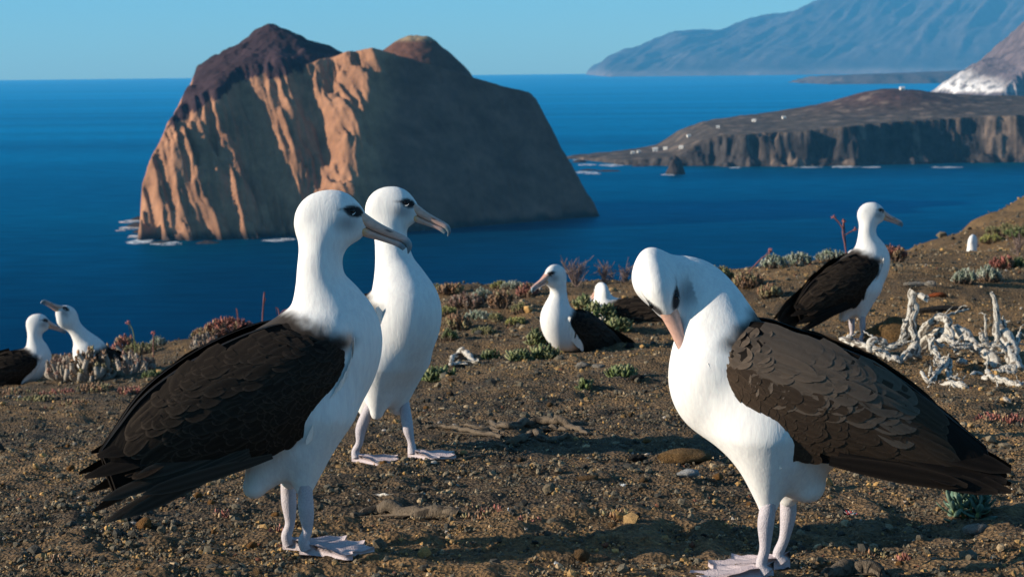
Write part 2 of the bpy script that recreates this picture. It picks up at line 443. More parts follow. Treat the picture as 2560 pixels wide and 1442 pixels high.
def build_ground():
    nu, nv = 640, 560
    yy = np.geomspace(1.2, 46, nu); tt = np.linspace(-0.62, 0.62, nv)
    Y = np.repeat(yy[:, None], nv, 1); X = tt[None, :] * (Y + 1.5)
    Z = ground(X, Y)
    g = np.clip(7.0 / Y, 0.25, 1.0)
    Z = Z + 0.013 * fbm(X / 0.06, Y / 0.06, 0.1, 131, 3) * g + 0.007 * fbm(X / 0.022, Y / 0.022, 0.1, 141, 2) * g
    me = mesh_np('ground', np.stack([X, Y, Z], -1).reshape(-1, 3), grid_faces(nu, nv)[:, ::-1])
    set_color(me, 'tint', soil_color(X, Y).reshape(-1, 3))
    t = NT('cinder_soil')
    a = t.attr('tint').outputs['Color']; co = t.coord('Object')
    n1 = t.noise(co, 90, 6, 0.7); n2 = t.noise(co, 22, 4, 0.6)
    vo = t.new('TexVoronoi'); t.l.new(co, vo.inputs['Vector']); vo.inputs['Scale'].default_value = 120
    c = t.mix(1.0, a, t.ramp(n1, [(0.3, (0.35, 0.36, 0.40)), (0.72, (1.7, 1.55, 1.4))]), 'MULTIPLY')
    c = t.mix(t.math('MULTIPLY', t.ramp(n2, [(0.45, 0.0), (0.7, 1.0)]), 0.6), c, (0.033, 0.030, 0.028))
    t.base(c).p(Roughness=0.95, Specular_IOR_Level=0.15)
    h = t.math('ADD', t.math('MULTIPLY', n1, 1.0), t.math('MULTIPLY', vo.outputs['Distance'], 1.2))
    t.bump(h, 0.9, 0.012)
    tag(link('ground', me, t.m), kind='structure')
build_ground()

ICO_V, ICO_F = None, None
def ico():
    global ICO_V, ICO_F
    if ICO_V is None:
        bm = bmesh.new(); bmesh.ops.create_icosphere(bm, subdivisions=1, radius=1.0)
        bm.verts.ensure_lookup_table()
        ICO_V = np.array([v.co[:] for v in bm.verts]); ICO_F = np.array([[v.index for v in f.verts] for f in bm.faces]); bm.free()
    return ICO_V, ICO_F

def build_gravel():
    n = 240000
    u = rng.random(n); y0, y1, e = 2.4, 26.0, -0.35           # denser close by
    Y = (y0 ** e + u * (y1 ** e - y0 ** e)) ** (1 / e)
    X = (rng.random(n) * 2 - 1) * 0.36 * (Y + 0.6)
    clump = fbm(X / 0.5, Y / 0.5, 0.3, 301, 4)
    keep = rng.random(n) < np.clip(0.72 + 0.9 * clump, 0.15, 1); X, Y = X[keep], Y[keep]; n = len(X)
    r = np.exp(rng.normal(math.log(0.0027), 0.42, n)) * (1 + 0.10 * (Y - 3))
    big = rng.random(n) < 0.02; r[big] *= rng.uniform(1.5, 2.3, big.sum())
    Z = ground(X, Y) + r * 0.35
    q = rng.normal(size=(n, 4)); q /= np.linalg.norm(q, axis=1)[:, None]
    w, a, b, c = q.T
    M = np.stack([np.stack([1 - 2 * (b * b + c * c), 2 * (a * b - c * w), 2 * (a * c + b * w)], -1),
                  np.stack([2 * (a * b + c * w), 1 - 2 * (a * a + c * c), 2 * (b * c - a * w)], -1),
                  np.stack([2 * (a * c - b * w), 2 * (b * c + a * w), 1 - 2 * (a * a + b * b)], -1)], -2)
    Vs, Fs, own, o = [], [], [], 0
    octa_v = np.array([(1, 0, 0), (-1, 0, 0), (0, 1, 0), (0, -1, 0), (0, 0, 1), (0, 0, -1)], float); octa_f = np.array([(0, 2, 4), (2, 1, 4), (1, 3, 4), (3, 0, 4), (2, 0, 5), (1, 2, 5), (3, 1, 5), (0, 3, 5)])
    for sel, (iv, jf) in ((r >= 0.0066, ico()), (r < 0.0066, (octa_v, octa_f))):
        m = sel.sum(); sc = rng.uniform(0.65, 1.25, (m, 1, 3)); jit = rng.uniform(0.72, 1.2, (m, len(iv), 1))
        v = np.einsum('nij,nkj->nki', M[sel], iv[None] * sc * jit) * r[sel][:, None, None]
        v[..., 2] *= 0.85
        v += np.stack([X, Y, Z], -1)[sel][:, None, :]
        Vs.append(v.reshape(-1, 3)); Fs.append((jf[None] + (np.arange(m) * len(iv))[:, None, None]).reshape(-1, 3) + o); own.append(np.repeat(np.nonzero(sel)[0], len(iv))); o += m * len(iv)
    me = mesh_np('gravel', np.concatenate(Vs), np.concatenate(Fs), False); own = np.concatenate(own)
    pal = np.array([[0.046, 0.043, 0.037], [0.098, 0.085, 0.063], [0.155, 0.125, 0.085], [0.26, 0.165, 0.072], [0.38, 0.225, 0.085], [0.32, 0.24, 0.15], [0.34, 0.30, 0.26], [0.13, 0.055, 0.035]])
    warm = np.clip(0.5 + 0.9 * fbm(X / 0.7, Y / 0.7, 0.2, 201, 5) + 0.10 * np.clip(X, -1, 2), 0.05, 1)
    base = np.array([0.30, 0.27, 0.13, 0, 0, 0.05, 0.006, 0.0]); hot = np.array([0.14, 0.20, 0.26, 0.22, 0.07, 0.08, 0.006, 0.02])
    pr = base[None] * (1 - warm[:, None]) + hot[None] * warm[:, None]; pr /= pr.sum(1, keepdims=True)
    k = (pr.cumsum(1) > rng.random((n, 1))).argmax(1)
    cc = pal[k] * rng.uniform(0.75, 1.4, (n, 1))
    set_color(me, 'tint', cc[own])
    t = NT('cinder_gravel'); a = t.attr('tint').outputs['Color']
    n1 = t.noise(t.coord('Object'), 400, 3, 0.6)
    t.base(t.mix(1.0, a, t.ramp(n1, [(0.3, (0.6, 0.6, 0.6)), (0.7, (1.4, 1.35, 1.3))]), 'MULTIPLY')).p(Roughness=0.9, Specular_IOR_Level=0.2)
    t.bump(n1, 0.6, 0.003)
    tag(link('gravel', me, t.m), 'loose dark and rusty cinder gravel covering the ground', None, None, 'stuff')
build_gravel()

def ground_hit(px, py, y0=2.6, y1=20.0):
    """where the line of sight at px, py meets the ground"""
    Y = np.linspace(y0, y1, 500); p = np.array([tuple(P(px, py, 1.0))])
    z = p[0, 2] * Y; g = ground(p[0, 0] * Y, Y)
    k = np.argmax(z <= g)
    return Vector((p[0, 0] * Y[k], Y[k], g[k]))


# ------------------------------------------------------------------ birds
def smin(a, b, k):
    h = np.clip(0.5 + 0.5 * (b - a) / k, 0, 1)
    return b * (1 - h) + a * h - k * h * (1 - h)

def surface_nets(D, org, vox):
    """quad mesh of the zero level of D (nx,ny,nz)"""
    S = D < 0
    nx, ny, nz = D.shape
    acc = np.zeros((nx - 1, ny - 1, nz - 1, 3)); cnt = np.zeros((nx - 1, ny - 1, nz - 1))
    I, J, K = slice(0, nx - 1), slice(0, ny - 1), slice(0, nz - 1)
    def sl(o): return tuple(slice(o[d], D.shape[d] - 1 + o[d]) for d in range(3))
    edges = []
    for ax in range(3):
        o1, o2 = [d for d in range(3) if d != ax]
        for a in (0, 1):
            for b in (0, 1):
                s = [0, 0, 0]; s[o1] = a; s[o2] = b; e = list(s); e[ax] = 1
                edges.append((tuple(s), tuple(e), ax))
    for s, e, ax in edges:
        d0, d1 = D[sl(s)], D[sl(e)]
        m = (d0 < 0) != (d1 < 0)
        t = np.where(m, d0 / np.where(m, d0 - d1, 1), 0)
        for d in range(3):
            acc[..., d] += m * (s[d] + (t if d == ax else 0))
        cnt += m
    act = cnt > 0
    idx = -np.ones(act.shape, np.int64); idx[act] = np.arange(act.sum())
    g = np.stack(np.nonzero(act), -1)
    v = (g + acc[act] / cnt[act][:, None]) * vox + np.asarray(org)
    quads = []
    for ax in range(3):
        o1, o2 = [(1, 2), (2, 0), (0, 1)][ax]
        sA = [slice(None)] * 3; sB = [slice(None)] * 3
        sA[ax] = slice(0, -1); sB[ax] = slice(1, None)
        for o in (o1, o2): sA[o] = slice(1, -1); sB[o] = slice(1, -1)
        a, b = S[tuple(sA)], S[tuple(sB)]
        for flip, m in ((False, a & ~b), (True, b & ~a)):
            p = np.stack(np.nonzero(m), -1)
            if not len(p): continue
            p = p.copy(); p[:, o1] += 1; p[:, o2] += 1
            def at(d1, d2):
                q = p.copy(); q[:, o1] += d1; q[:, o2] += d2
                return idx[q[:, 0], q[:, 1], q[:, 2]]
            f = np.stack([at(-1, -1), at(0, -1), at(0, 0), at(-1, 0)], -1)
            quads.append(f[:, ::-1] if flip else f)
    return v, np.concatenate(quads)

def resample(pts, n):
    """Catmull-Rom through rows of pts"""
    pts = np.asarray(pts, float); m = len(pts)
    t = np.linspace(0, m - 1, n); i = np.clip(t.astype(int), 0, m - 2); f = (t - i)[:, None]
    p0 = pts[np.clip(i - 1, 0, m - 1)]; p1 = pts[i]; p2 = pts[i + 1]; p3 = pts[np.clip(i + 2, 0, m - 1)]
    return 0.5 * ((2 * p1) + (-p0 + p2) * f + (2 * p0 - 5 * p1 + 4 * p2 - p3) * f * f + (-p0 + 3 * p1 - 3 * p2 + p3) * f ** 3)

# --- materials of the birds
def plumage_mat():
    t = NT('plumage'); a = t.attr('tint').outputs['Color']; co = t.coord('Object', (1, 1, 0.22))
    n1 = t.noise(co, 300, 4, 0.6); n2 = t.noise(co, 95, 4, 0.6, dist=0.4)
    c = t.mix(1.0, a, t.ramp(n1, [(0.25, (0.95, 0.90, 0.91)), (0.75, (1.03, 1.03, 1.02))]), 'MULTIPLY')
    c = t.mix(1.0, c, t.ramp(n2, [(0.3, (0.90, 0.90, 0.91)), (0.62, (1.02, 1.02, 1.01))]), 'MULTIPLY')
    t.base(c).p(Roughness=0.85, Specular_IOR_Level=0.08, Sheen_Weight=0.08, Sheen_Roughness=0.5)
    t.b.inputs['Subsurface Weight'].default_value = 0.0
    t.bump(t.math('ADD', t.math('MULTIPLY', n1, 0.35), n2), 0.22, 0.004)
    return t.m
def skin_mat():
    t = NT('leg_skin'); a = t.attr('tint').outputs['Color']; co = t.coord('Object')
    n1 = t.noise(co, 330, 3, 0.6); vo = t.new('TexVoronoi'); t.l.new(co, vo.inputs['Vector']); vo.inputs['Scale'].default_value = 420
    t.base(t.mix(1.0, a, t.ramp(n1, [(0.3, (0.8, 0.8, 0.84)), (0.7, (1.1, 1.08, 1.06))]), 'MULTIPLY')).p(Roughness=0.55, Specular_IOR_Level=0.35)
    t.bump(t.math('ADD', n1, vo.outputs['Distance']), 0.4, 0.002)
    return t.m
def bill_mat():
    t = NT('bill_horn'); a = t.attr('tint').outputs['Color']; n1 = t.noise(t.coord('Object', (0.3, 1, 1)), 260, 4, 0.6)
    t.base(t.mix(1.0, a, t.ramp(n1, [(0.3, (0.82, 0.82, 0.84)), (0.7, (1.12, 1.1, 1.08))]), 'MULTIPLY')).p(Roughness=0.38, Specular_IOR_Level=0.5)
    t.bump(n1, 0.15, 0.002)
    return t.m
def eye_mat():
    t = NT('eye_gloss'); t.base((0.004, 0.0035, 0.0035)).p(Roughness=0.12, Specular_IOR_Level=0.25); return t.m
def feather_mat(name, base, edge, sheen=0.1, edgek=0.9):
    t = NT(name); e = t.attr('edge'); oi = t.new('ObjectInfo')
    n1 = t.noise(t.coord('Object', (3, 26, 1)), 3.0, 3, 0.6)
    rv = t.ramp(oi.outputs['Random'], [(0.0, (0.88, 0.87, 0.86)), (0.5, (1.0, 0.97, 0.95)), (1.0, (1.12, 1.08, 1.04))])
    c = t.mix(1.0, base, rv, 'MULTIPLY')
    c = t.mix(t.math('MULTIPLY', t.math('POWER', e.outputs['Fac'], 3.0), edgek), c, edge)
    c = t.mix(1.0, c, t.ramp(n1, [(0.3, (0.78, 0.78, 0.78)), (0.7, (1.2, 1.18, 1.16))]), 'MULTIPLY')
    sh = t.attr('shaft')
    c = t.mix(t.math('MULTIPLY', sh.outputs['Fac'], 0.7), c, edge)
    t.base(c).p(Roughness=0.7, Specular_IOR_Level=0.05)
    t.bump(n1, 0.25, 0.02)
    return t.m
M_PLUM, M_SKIN, M_BILL, M_EYE = plumage_mat(), skin_mat(), bill_mat(), eye_mat()
M_COVERT = feather_mat('covert_feather', (0.036, 0.0245, 0.0175), (0.078, 0.053, 0.037), edgek=0.55)
M_MANTLE = feather_mat('mantle_feather', (0.088, 0.066, 0.051), (0.15, 0.115, 0.09), edgek=0.4)
M_FLIGHT = feather_mat('flight_feather', (0.008, 0.0063, 0.0055), (0.040, 0.028, 0.021), edgek=0.6)
M_COVERT_D = feather_mat('covert_feather_dark', (0.0135, 0.0098, 0.0078), (0.062, 0.044, 0.032), edgek=0.8)
M_MANTLE_D = feather_mat('mantle_feather_dark', (0.0175, 0.0130, 0.0102), (0.050, 0.037, 0.028), edgek=0.7)
M_PRIM = feather_mat('primary_feather', (0.026, 0.019, 0.015), (0.11, 0.085, 0.066), edgek=0.5)
M_WHITE = feather_mat('white_feather', (0.80, 0.79, 0.77), (0.86, 0.86, 0.85), 0.1, 0.3)
M_WHITE.node_tree.nodes  # the white feathers share the feather shader

def feather_mesh(name, prof, nx=7, ny=5, camber=0.06, droop=0.03, mat=None):
    """a blade of unit length along x and unit width along y, cupped across and drooping to the tip"""
    xs = np.linspace(0, 1, nx) if nx > 8 else np.array([0, .25, .5, .7, .83, .92, .975, 1.0]); nx = len(xs); w = np.interp(xs, [p[0] for p in prof], [p[1] for p in prof])
    ts = np.linspace(-1, 1, ny)
    X = np.repeat(xs[:, None], ny, 1); Yv = 0.5 * w[:, None] * ts[None, :]
    Z = -camber * ts[None, :] ** 2 * w[:, None] * 0.5 - droop * X ** 2
    me = mesh_np(name, np.stack([X, Yv, Z], -1).reshape(-1, 3), grid_faces(nx, ny)[:, ::-1])
    e = np.maximum(np.abs(ts)[None, :] * np.ones((nx, 1)), (xs[:, None] > 0.97) * 1.0).reshape(-1)
    for nm, val in (('edge', e), ('shaft', (np.abs(np.broadcast_to(ts[None, :], (nx, ny))) < 0.01).reshape(-1) * 0.35)):
        at = me.attributes.new(nm, 'FLOAT', 'POINT'); at.data.foreach_set('value', np.asarray(val, np.float32))
    if mat: me.materials.append(mat)
    return me
ROUND = [(0, 0.5), (0.25, 0.88), (0.55, 1.0), (0.7, .97), (.83, .82), (.92, .6), (.975, .34), (1, .08)]
BLADE = [(0, 0.35), (0.2, 0.7), (0.5, 0.95), (0.7, 1.0), (.83, .86), (.92, .62), (.975, .36), (1, .08)]
POINT = [(0, 0.5), (0.2, 0.8), (0.5, 1.0), (0.75, 0.88), (0.9, 0.66), (1, 0.2)]
FM = {'covert': feather_mesh('covert', ROUND, mat=M_COVERT), 'mantle': feather_mesh('mantle', ROUND, mat=M_MANTLE),
      'second': feather_mesh('second', BLADE, mat=M_COVERT, nx=8, droop=0.05), 'flight': feather_mesh('flight', POINT, nx=9, mat=M_FLIGHT, droop=0.03),
      'covert_d': feather_mesh('covert_dark', ROUND, mat=M_COVERT_D), 'mantle_d': feather_mesh('mantle_dark', ROUND, mat=M_MANTLE_D), 'second_d': feather_mesh('second_dark', BLADE, mat=M_COVERT_D, nx=8, droop=0.03),
      'primary': feather_mesh('primary', BLADE, nx=9, mat=M_PRIM, droop=0.03), 'tail': feather_mesh('tail', BLADE, nx=8, mat=M_FLIGHT, droop=0.02), 'white': feather_mesh('white', POINT, mat=M_WHITE, droop=0.12)}

def put_feather(kind, parent, base, d, nrm, L, W, name='feather'):
    d = Vector(d).normalized(); n = Vector(nrm); n = (n - d * n.dot(d)).normalized(); s = n.cross(d)
    m = Matrix(((d.x * L, s.x * W, n.x * W, base[0]), (d.y * L, s.y * W, n.y * W, base[1]), (d.z * L, s.z * W, n.z * W, base[2]), (0, 0, 0, 1)))
    return link(name, FM[kind], None, parent, m)

# --- head and bill in their own frame: origin in the skull, +x forward, lengths in photo pixels of the nearest bird / 1420
U = 1.0 / 1420.0
def hp(px, py): return ((px - 840) * U, (560 - py) * U)
HEAD_BLOBS = [(hp(832, 560), (80, 82), 44), (hp(862, 548), (64, 66), 42), (hp(893, 560), (40, 42), 28), (hp(880, 578), (38, 30), 28), (hp(914, 563), (20, 30), 18)]
def build_bill():
    top = np.array([(922, 527), (944, 545), (972, 564), (1000, 579), (1026, 592), (1040, 601), (1048, 614), (1048, 628), (1039, 642)], float)
    mou = np.array([(914, 561), (940, 577), (963, 588), (985, 597), (1006, 605), (1021, 611), (1031, 619), (1036, 629), (1037, 640)], float)
    low = np.array([(911, 586), (932, 597), (950, 602), (970, 608), (991, 615), (1009, 622), (1021, 630), (1028, 634), (1031, 635)], float)
    hw = np.array([23, 19.5, 16, 13.5, 11.5, 10.5, 9, 5.8, 1.5])
    n, k = 28, 18
    top, mou, low, hw = (resample(a, n) for a in (top, mou, low, hw[:, None]))
    V, F, C = [], [], []
    th = np.linspace(0, 2 * np.pi, k, endpoint=False)
    for part in (0, 1):
        A, B = (top, mou) if part == 0 else (mou, low)
        nn = n if part == 0 else n - 5
        for i in range(nn):
            s = i / (n - 1)
            A_ = A[i] if part == 0 else A[i] + (top[i] - A[i]) * .06
            c = 0.45 * A[i] + 0.55 * B[i] if part == 0 else 0.6 * A_ + 0.4 * B[i]
            for t in th:
                q = c + (A_ - c) * max(math.cos(t), 0) + (B[i] - c) * max(-math.cos(t), 0)
                w = hw[i, 0] * (0.92 if part else 1.0) * abs(math.sin(t)) ** 0.8 * (1 if math.sin(t) > 0 else -1)
                if part == 0 and 0.28 < s < 0.42 and math.cos(t) > 0.2: w *= 1.12     # nostril tubes
                x, z = hp(q[0], q[1]); V.append((x, w * U, z))
                pink = np.array([0.60, 0.35, 0.27]); tip = np.array([0.15, 0.20, 0.23]); gape = np.array([0.72, 0.36, 0.07]); dk = np.array([0.10, 0.06, 0.05]); lav = np.array([0.50, 0.36, 0.33])
                col_ = pink + (lav - pink) * sstep(0.25, 0.7, s)
                if part == 1: col_ = col_ + (gape - col_) * sstep(0.16, 0.02, s) * 0.95
                else: col_ = col_ + (gape - col_) * sstep(0.10, 0.0, s) * (0.7 if math.cos(t) < 0.1 else 0.1)
                col_ = col_ + (tip - col_) * sstep(0.58, 0.70, s)
                edge = (math.cos(t) < -0.80) if part == 0 else (math.cos(t) > 0.85)
                if edge: col_ = col_ + (dk - col_) * 0.85
                if part == 0 and 0.33 < s < 0.38 and 0.35 < math.cos(t) < 0.75: col_ = np.array([0.02, 0.015, 0.015])
                C.append(col_)
        o = 0 if part == 0 else n * k
        f = grid_faces(nn, k, True) + o
        F.append(f)
    me = mesh_np('bill', np.array(V), np.concatenate(F)); set_color(me, 'tint', np.array(C)); me.materials.append(M_BILL)
    return me
BILL_ME = build_bill()
def build_eye():
    bm = bmesh.new(); bmesh.ops.create_uvsphere(bm, u_segments=16, v_segments=10, radius=0.0062)
    me = bpy.data.meshes.new('eye'); bm.to_mesh(me); bm.free()
    me.polygons.foreach_set('use_smooth', np.ones(len(me.polygons), bool)); me.materials.append(M_EYE); return me
EYE_ME = build_eye()
def build_lid():
    """pale lower lid: a thin crescent under the eye"""
    v, f = [], []
    for i in range(9):
        a = R(195 + 150 * i / 8); r1 = 0.0064; wd = 0.0007 * math.sin(math.pi * (i + 0.4) / 8.8) + 0.0002
        for r in (r1 - wd, r1 + wd): v.append((r * math.cos(a) * 1.1, 0.0, r * math.sin(a)))
    for i in range(8): f.append((2 * i, 2 * i + 1, 2 * i + 3, 2 * i + 2))
    me = mesh_np('eyelid', v, f); set_color(me, 'tint', np.full((18, 3), 0.7)); me.materials.append(M_PLUM); return me
LID_ME = build_lid()

def foot_mesh_np():
    """webbed foot, heel at the origin, toes along +x"""
    toes = [(-0.50, 0.098), (0.0, 0.122), (0.46, 0.116)]
    na, nr = 27, 12
    ang = np.linspace(-0.54, 0.50, na); r = np.linspace(0.0, 1, nr)
    Lm = np.interp(ang, [-0.54, -0.5, -0.25, 0.0, 0.23, 0.46, 0.50], [0.086, 0.098, 0.088, 0.122, 0.102, 0.116, 0.106])
    A, RR = np.meshgrid(ang, r, indexing='ij')
    X = RR * Lm[:, None] * np.cos(A); Yv = RR * Lm[:, None] * np.sin(A) * (0.55 + 0.45 * RR)
    bump = sum(np.exp(-(((A - a) * RR * l) / 0.0042) ** 2) for a, l in toes)
    knuck = 1 + 0.35 * np.cos(RR * 18)
    Zt = 0.0035 + 0.0065 * np.clip(bump, 0, 1) * (1 - 0.6 * RR) * knuck + 0.010 * (1 - RR) ** 2 + 0.0012 * np.sin(A * 31 + RR * 9)
    top = np.stack([X, Yv, Zt], -1).reshape(-1, 3); bot = np.stack([X, Yv, Zt * 0 - 0.004], -1).reshape(-1, 3)
    f = grid_faces(na, nr); n = len(top)
    rim = [i * nr + nr - 1 for i in range(na)]; s0 = list(range(nr)); s1 = [(na - 1) * nr + j for j in range(nr)]
    q = [(rim[i], rim[i + 1], rim[i + 1] + n, rim[i] + n) for i in range(na - 1)]
    q += [(s0[j], s0[j + 1], s0[j + 1] + n, s0[j] + n) for j in range(nr - 1)] + [(s1[j + 1], s1[j], s1[j] + n, s1[j + 1] + n) for j in range(nr - 1)]
    V = np.concatenate([top, bot]); F = np.concatenate([f[:, ::-1], f + n, np.array(q)])
    c = np.array([0.50, 0.42, 0.43]) + np.zeros((n * 2, 3)); c[:n] += (np.array([0.38, 0.31, 0.34]) - c[:n]) * np.clip(bump, 0, 1).reshape(-1)[:, None] * 0.5
    return V, F, c
FOOT = foot_mesh_np()

def tube_np(path, radii, k=14):
    path = resample(path, 26); radii = resample(np.asarray(radii, float)[:, None], 26)[:, 0]
    t = np.gradient(path, axis=0); t /= np.linalg.norm(t, axis=1)[:, None]
    V = []
    for p, d, r in zip(path, t, radii):
        a = np.cross(d, (0, 1, 0)); a /= np.linalg.norm(a) + 1e-9; b = np.cross(d, a)
        for s in np.linspace(0, 2 * np.pi, k, endpoint=False): V.append(p + r * (math.cos(s) * a + math.sin(s) * b))
    return np.array(V), grid_faces(len(path), k, True)

def add_barbs(body, V, F, C, ch, HM, n):
    """soft contour-feather tips lying along the body, as one mesh"""
    a, b, c, d = (V[F[:, i]] for i in range(4))
    N = np.cross(c - a, d - b); ar = np.linalg.norm(N, axis=1); N /= ar[:, None] + 1e-12
    k = rng.choice(len(F), n, p=ar / ar.sum()); u = rng.random((n, 1)); w = rng.random((n, 1))
    p = (a[k] * (1 - u) + b[k] * u) * (1 - w) + (d[k] * (1 - u) + c[k] * u) * w; nn = N[k]
    tn = np.gradient(ch[:, :3], axis=0); tn /= np.linalg.norm(tn, axis=1)[:, None]
    q = np.argmin(((p[:, None, :] - ch[None, :, :3]) ** 2).sum(2), 1); fl = -tn[q]
    HX = np.array(HM.to_3x3().col[0]); hc = np.array(HM.translation)
    hd = np.linalg.norm(p - hc, axis=1); hw = sstep(0.115, 0.05, hd)[:, None]
    fl = fl * (1 - hw) + (-HX + np.array([0, 0, -0.25])) * hw
    fl = fl + rng.normal(0, .10, (n, 3)); fl -= nn * (fl * nn).sum(1)[:, None]; fl /= np.linalg.norm(fl, axis=1)[:, None] + 1e-9
    sd = np.cross(nn, fl)
    L = (0.014 - 0.008 * hw) * rng.uniform(.6, 1.3, (n, 1)); W = (0.0008 - 0.0002 * hw) * rng.uniform(.6, 1.4, (n, 1))
    lift = rng.uniform(.0, .012, (n, 1)) * (1 - .4 * hw)
    tip = p + fl * L + nn * L * lift
    Vb = np.stack([p - sd * W - nn * .0006, p + sd * W - nn * .0006, tip + sd * W * .25, tip - sd * W * .25], 1).reshape(-1, 3)
    me = mesh_np('plumage', Vb, np.arange(n * 4).reshape(-1, 4))
    cc = C[F[k, 0]] * rng.uniform(.97, 1.02, (n, 1)); set_color(me, 'tint', np.repeat(cc, 4, 0)); me.materials.append(M_PLUM)
    o = link('plumage', me, None, body); o['kind'] = 'stuff'

def make_bird(name, loc, heading, sp, label, group=None):
    """sp: chain [(x,y,z,r,ry)], blobs, head (pos, yaw, pitch, roll), wing rows, legs [(hip, knee, ankle, heel)], detail"""
    root = empty(name, loc, heading); tag(root, label, 'bird', group)
    S = sp.get('scale', 1.0); vox = sp.get('vox', 0.005)
    ch = resample(sp['chain'], 56)
    hpos, hyaw, hpitch, hroll = sp['head']
    HM = Matrix.Translation(hpos) @ Matrix.Rotation(hyaw, 4, 'Z') @ Matrix.Rotation(hpitch, 4, 'Y') @ Matrix.Rotation(hroll, 4, 'X')
    if 'headmat' in sp: HM = Matrix.Translation(hpos) @ sp['headmat'].to_4x4()
    HI = np.array(HM.inverted())
    lo = np.minimum((ch[:, :3] - np.maximum(ch[:, 3:4], ch[:, 4:5])).min(0), np.array(hpos) - 0.11) - 0.02
    hi = np.maximum((ch[:, :3] + np.maximum(ch[:, 3:4], ch[:, 4:5])).max(0), np.array(hpos) + 0.11) + 0.02
    for b in sp.get('blobs', []): lo = np.minimum(lo, np.array(b[0]) - max(b[1]) - 0.02); hi = np.maximum(hi, np.array(b[0]) + max(b[1]) + 0.02)
    for (a, b, ra, rb, k) in sp.get('cones', []):
        lo = np.minimum(lo, np.minimum(np.array(a) - ra, np.array(b) - rb) - 0.02); hi = np.maximum(hi, np.maximum(np.array(a) + ra, np.array(b) + rb) + 0.02)
    ax = [np.arange(lo[d], hi[d], vox) for d in range(3)]
    X, Y, Z = np.meshgrid(*ax, indexing='ij')
    X, Y, Z = (a.astype(np.float32) for a in (X, Y, Z))
    D = np.full(X.shape, 9.0, np.float32)
    for (x, y, z, r, ry) in ch:
        D = np.minimum(D, np.sqrt((X - x) ** 2 + (Z - z) ** 2 + ((Y - y) * (r / ry)) ** 2) - r)
    for (c, rr, k) in sp.get('blobs', []):
        rm = min(rr)
        d = (np.sqrt(((X - c[0]) / rr[0]) ** 2 + ((Y - c[1]) / rr[1]) ** 2 + ((Z - c[2]) / rr[2]) ** 2) - 1) * rm
        D = smin(D, d, k)
    for (a, b, ra, rb, k) in sp.get('cones', []):
        a = np.array(a); b = np.array(b); ab = b - a
        t = np.clip(((X - a[0]) * ab[0] + (Y - a[1]) * ab[1] + (Z - a[2]) * ab[2]) / (ab @ ab), 0, 1)
        d = np.sqrt((X - a[0] - t * ab[0]) ** 2 + (Y - a[1] - t * ab[1]) ** 2 + (Z - a[2] - t * ab[2]) ** 2) - (ra + (rb - ra) * t)
        D = smin(D, d, k)
    hx = HI[0, 0] * X + HI[0, 1] * Y + HI[0, 2] * Z + HI[0, 3]
    hy = HI[1, 0] * X + HI[1, 1] * Y + HI[1, 2] * Z + HI[1, 3]
    hz = HI[2, 0] * X + HI[2, 1] * Y + HI[2, 2] * Z + HI[2, 3]
    Hd = None
    for ((cx, cz), (ra, rb), rl) in HEAD_BLOBS:
        ra, rb, rl = ra * U, rb * U, rl * U
        d = (np.sqrt(((hx - cx) / ra) ** 2 + ((hz - cz) / rb) ** 2 + (hy / rl) ** 2) - 1) * min(ra, rb, rl)
        Hd = d if Hd is None else smin(Hd, d, 0.010)
    D = smin(D, Hd, 0.016)
    V, F = surface_nets(D, lo, vox)
    E = np.concatenate([F[:, [i, (i + 1) % 4]] for i in range(4)]); E = np.concatenate([E, E[:, ::-1]]); dg = np.bincount(E[:, 0], minlength=len(V))[:, None]
    for _ in range(5):
        A = np.stack([np.bincount(E[:, 0], V[E[:, 1], d], len(V)) for d in range(3)], -1) / np.maximum(dg, 1); V = V + .55 * (A - V)
    # colour of the plumage
    q = np.c_[V, np.ones(len(V))] @ HI.T
    hx, hy, hz = q[:, 0] / U + 840, q[:, 1] / U, 560 - q[:, 2] / U            # in head pixels
    n3 = fbm(V[:, 0] * 60, V[:, 1] * 60, V[:, 2] * 60, 5, 3); n4 = fbm(V[:, 0] * 25, V[:, 1] * 25, V[:, 2] * 40, 15, 3)
    white = np.array([0.72, 0.715, 0.70])
    C = np.tile(white, (len(V), 1))
    near = (np.hypot(hx - 850, hz - 560) < 130) & (np.abs(hy) < 70)
    ck = np.exp(-(((hx - 888) / 34) ** 2 + ((hz - 558) / 24) ** 2) ** 1.3) * near * sstep(8, 20, np.abs(hy))
    C += (np.array([0.30, 0.295, 0.30]) - C) * (ck * 0.85)[:, None]
    pa = (((hx - 906) / 25) ** 2 + ((hz - 530 - 0.22 * (hx - 906)) / 15.5) ** 2)
    patch = sstep(1.35, 0.55, pa + 0.25 * n3) * near * sstep(7, 15, np.abs(hy))
    brow = np.exp(-((hz - 524 - 0.02 * (hx - 870)) / 3.2) ** 2) * sstep(845, 880, hx) * sstep(905, 890, hx) * near * sstep(10, 22, np.abs(hy))
    C += (np.array([0.022, 0.02, 0.022]) - C) * np.clip(patch + 0.7 * brow, 0, 1)[:, None]
    # brown mantle: behind the neck and above the body axis
    mp = sp['mantle']  # (point, normal) plane for the neck edge, (point, normal) for the flank edge
    (p1, n1), (p2, n2) = mp
    d1 = (V - np.array(p1)) @ np.array(n1) + 0.010 * n3 + 0.006 * n4; d2 = (V - np.array(p2)) @ np.array(n2)
    br = sstep(-0.014, 0.022, d1) * sstep(-0.01, 0.015, d2) * (np.hypot(hx - 850, hz - 560) > 110)
    C += (np.array([0.030, 0.0225, 0.018]) - C) * br[:, None]
    Vs, Fs, Cs, mats = [V], [F], [C], [np.zeros(len(F), int)]
    off = len(V)
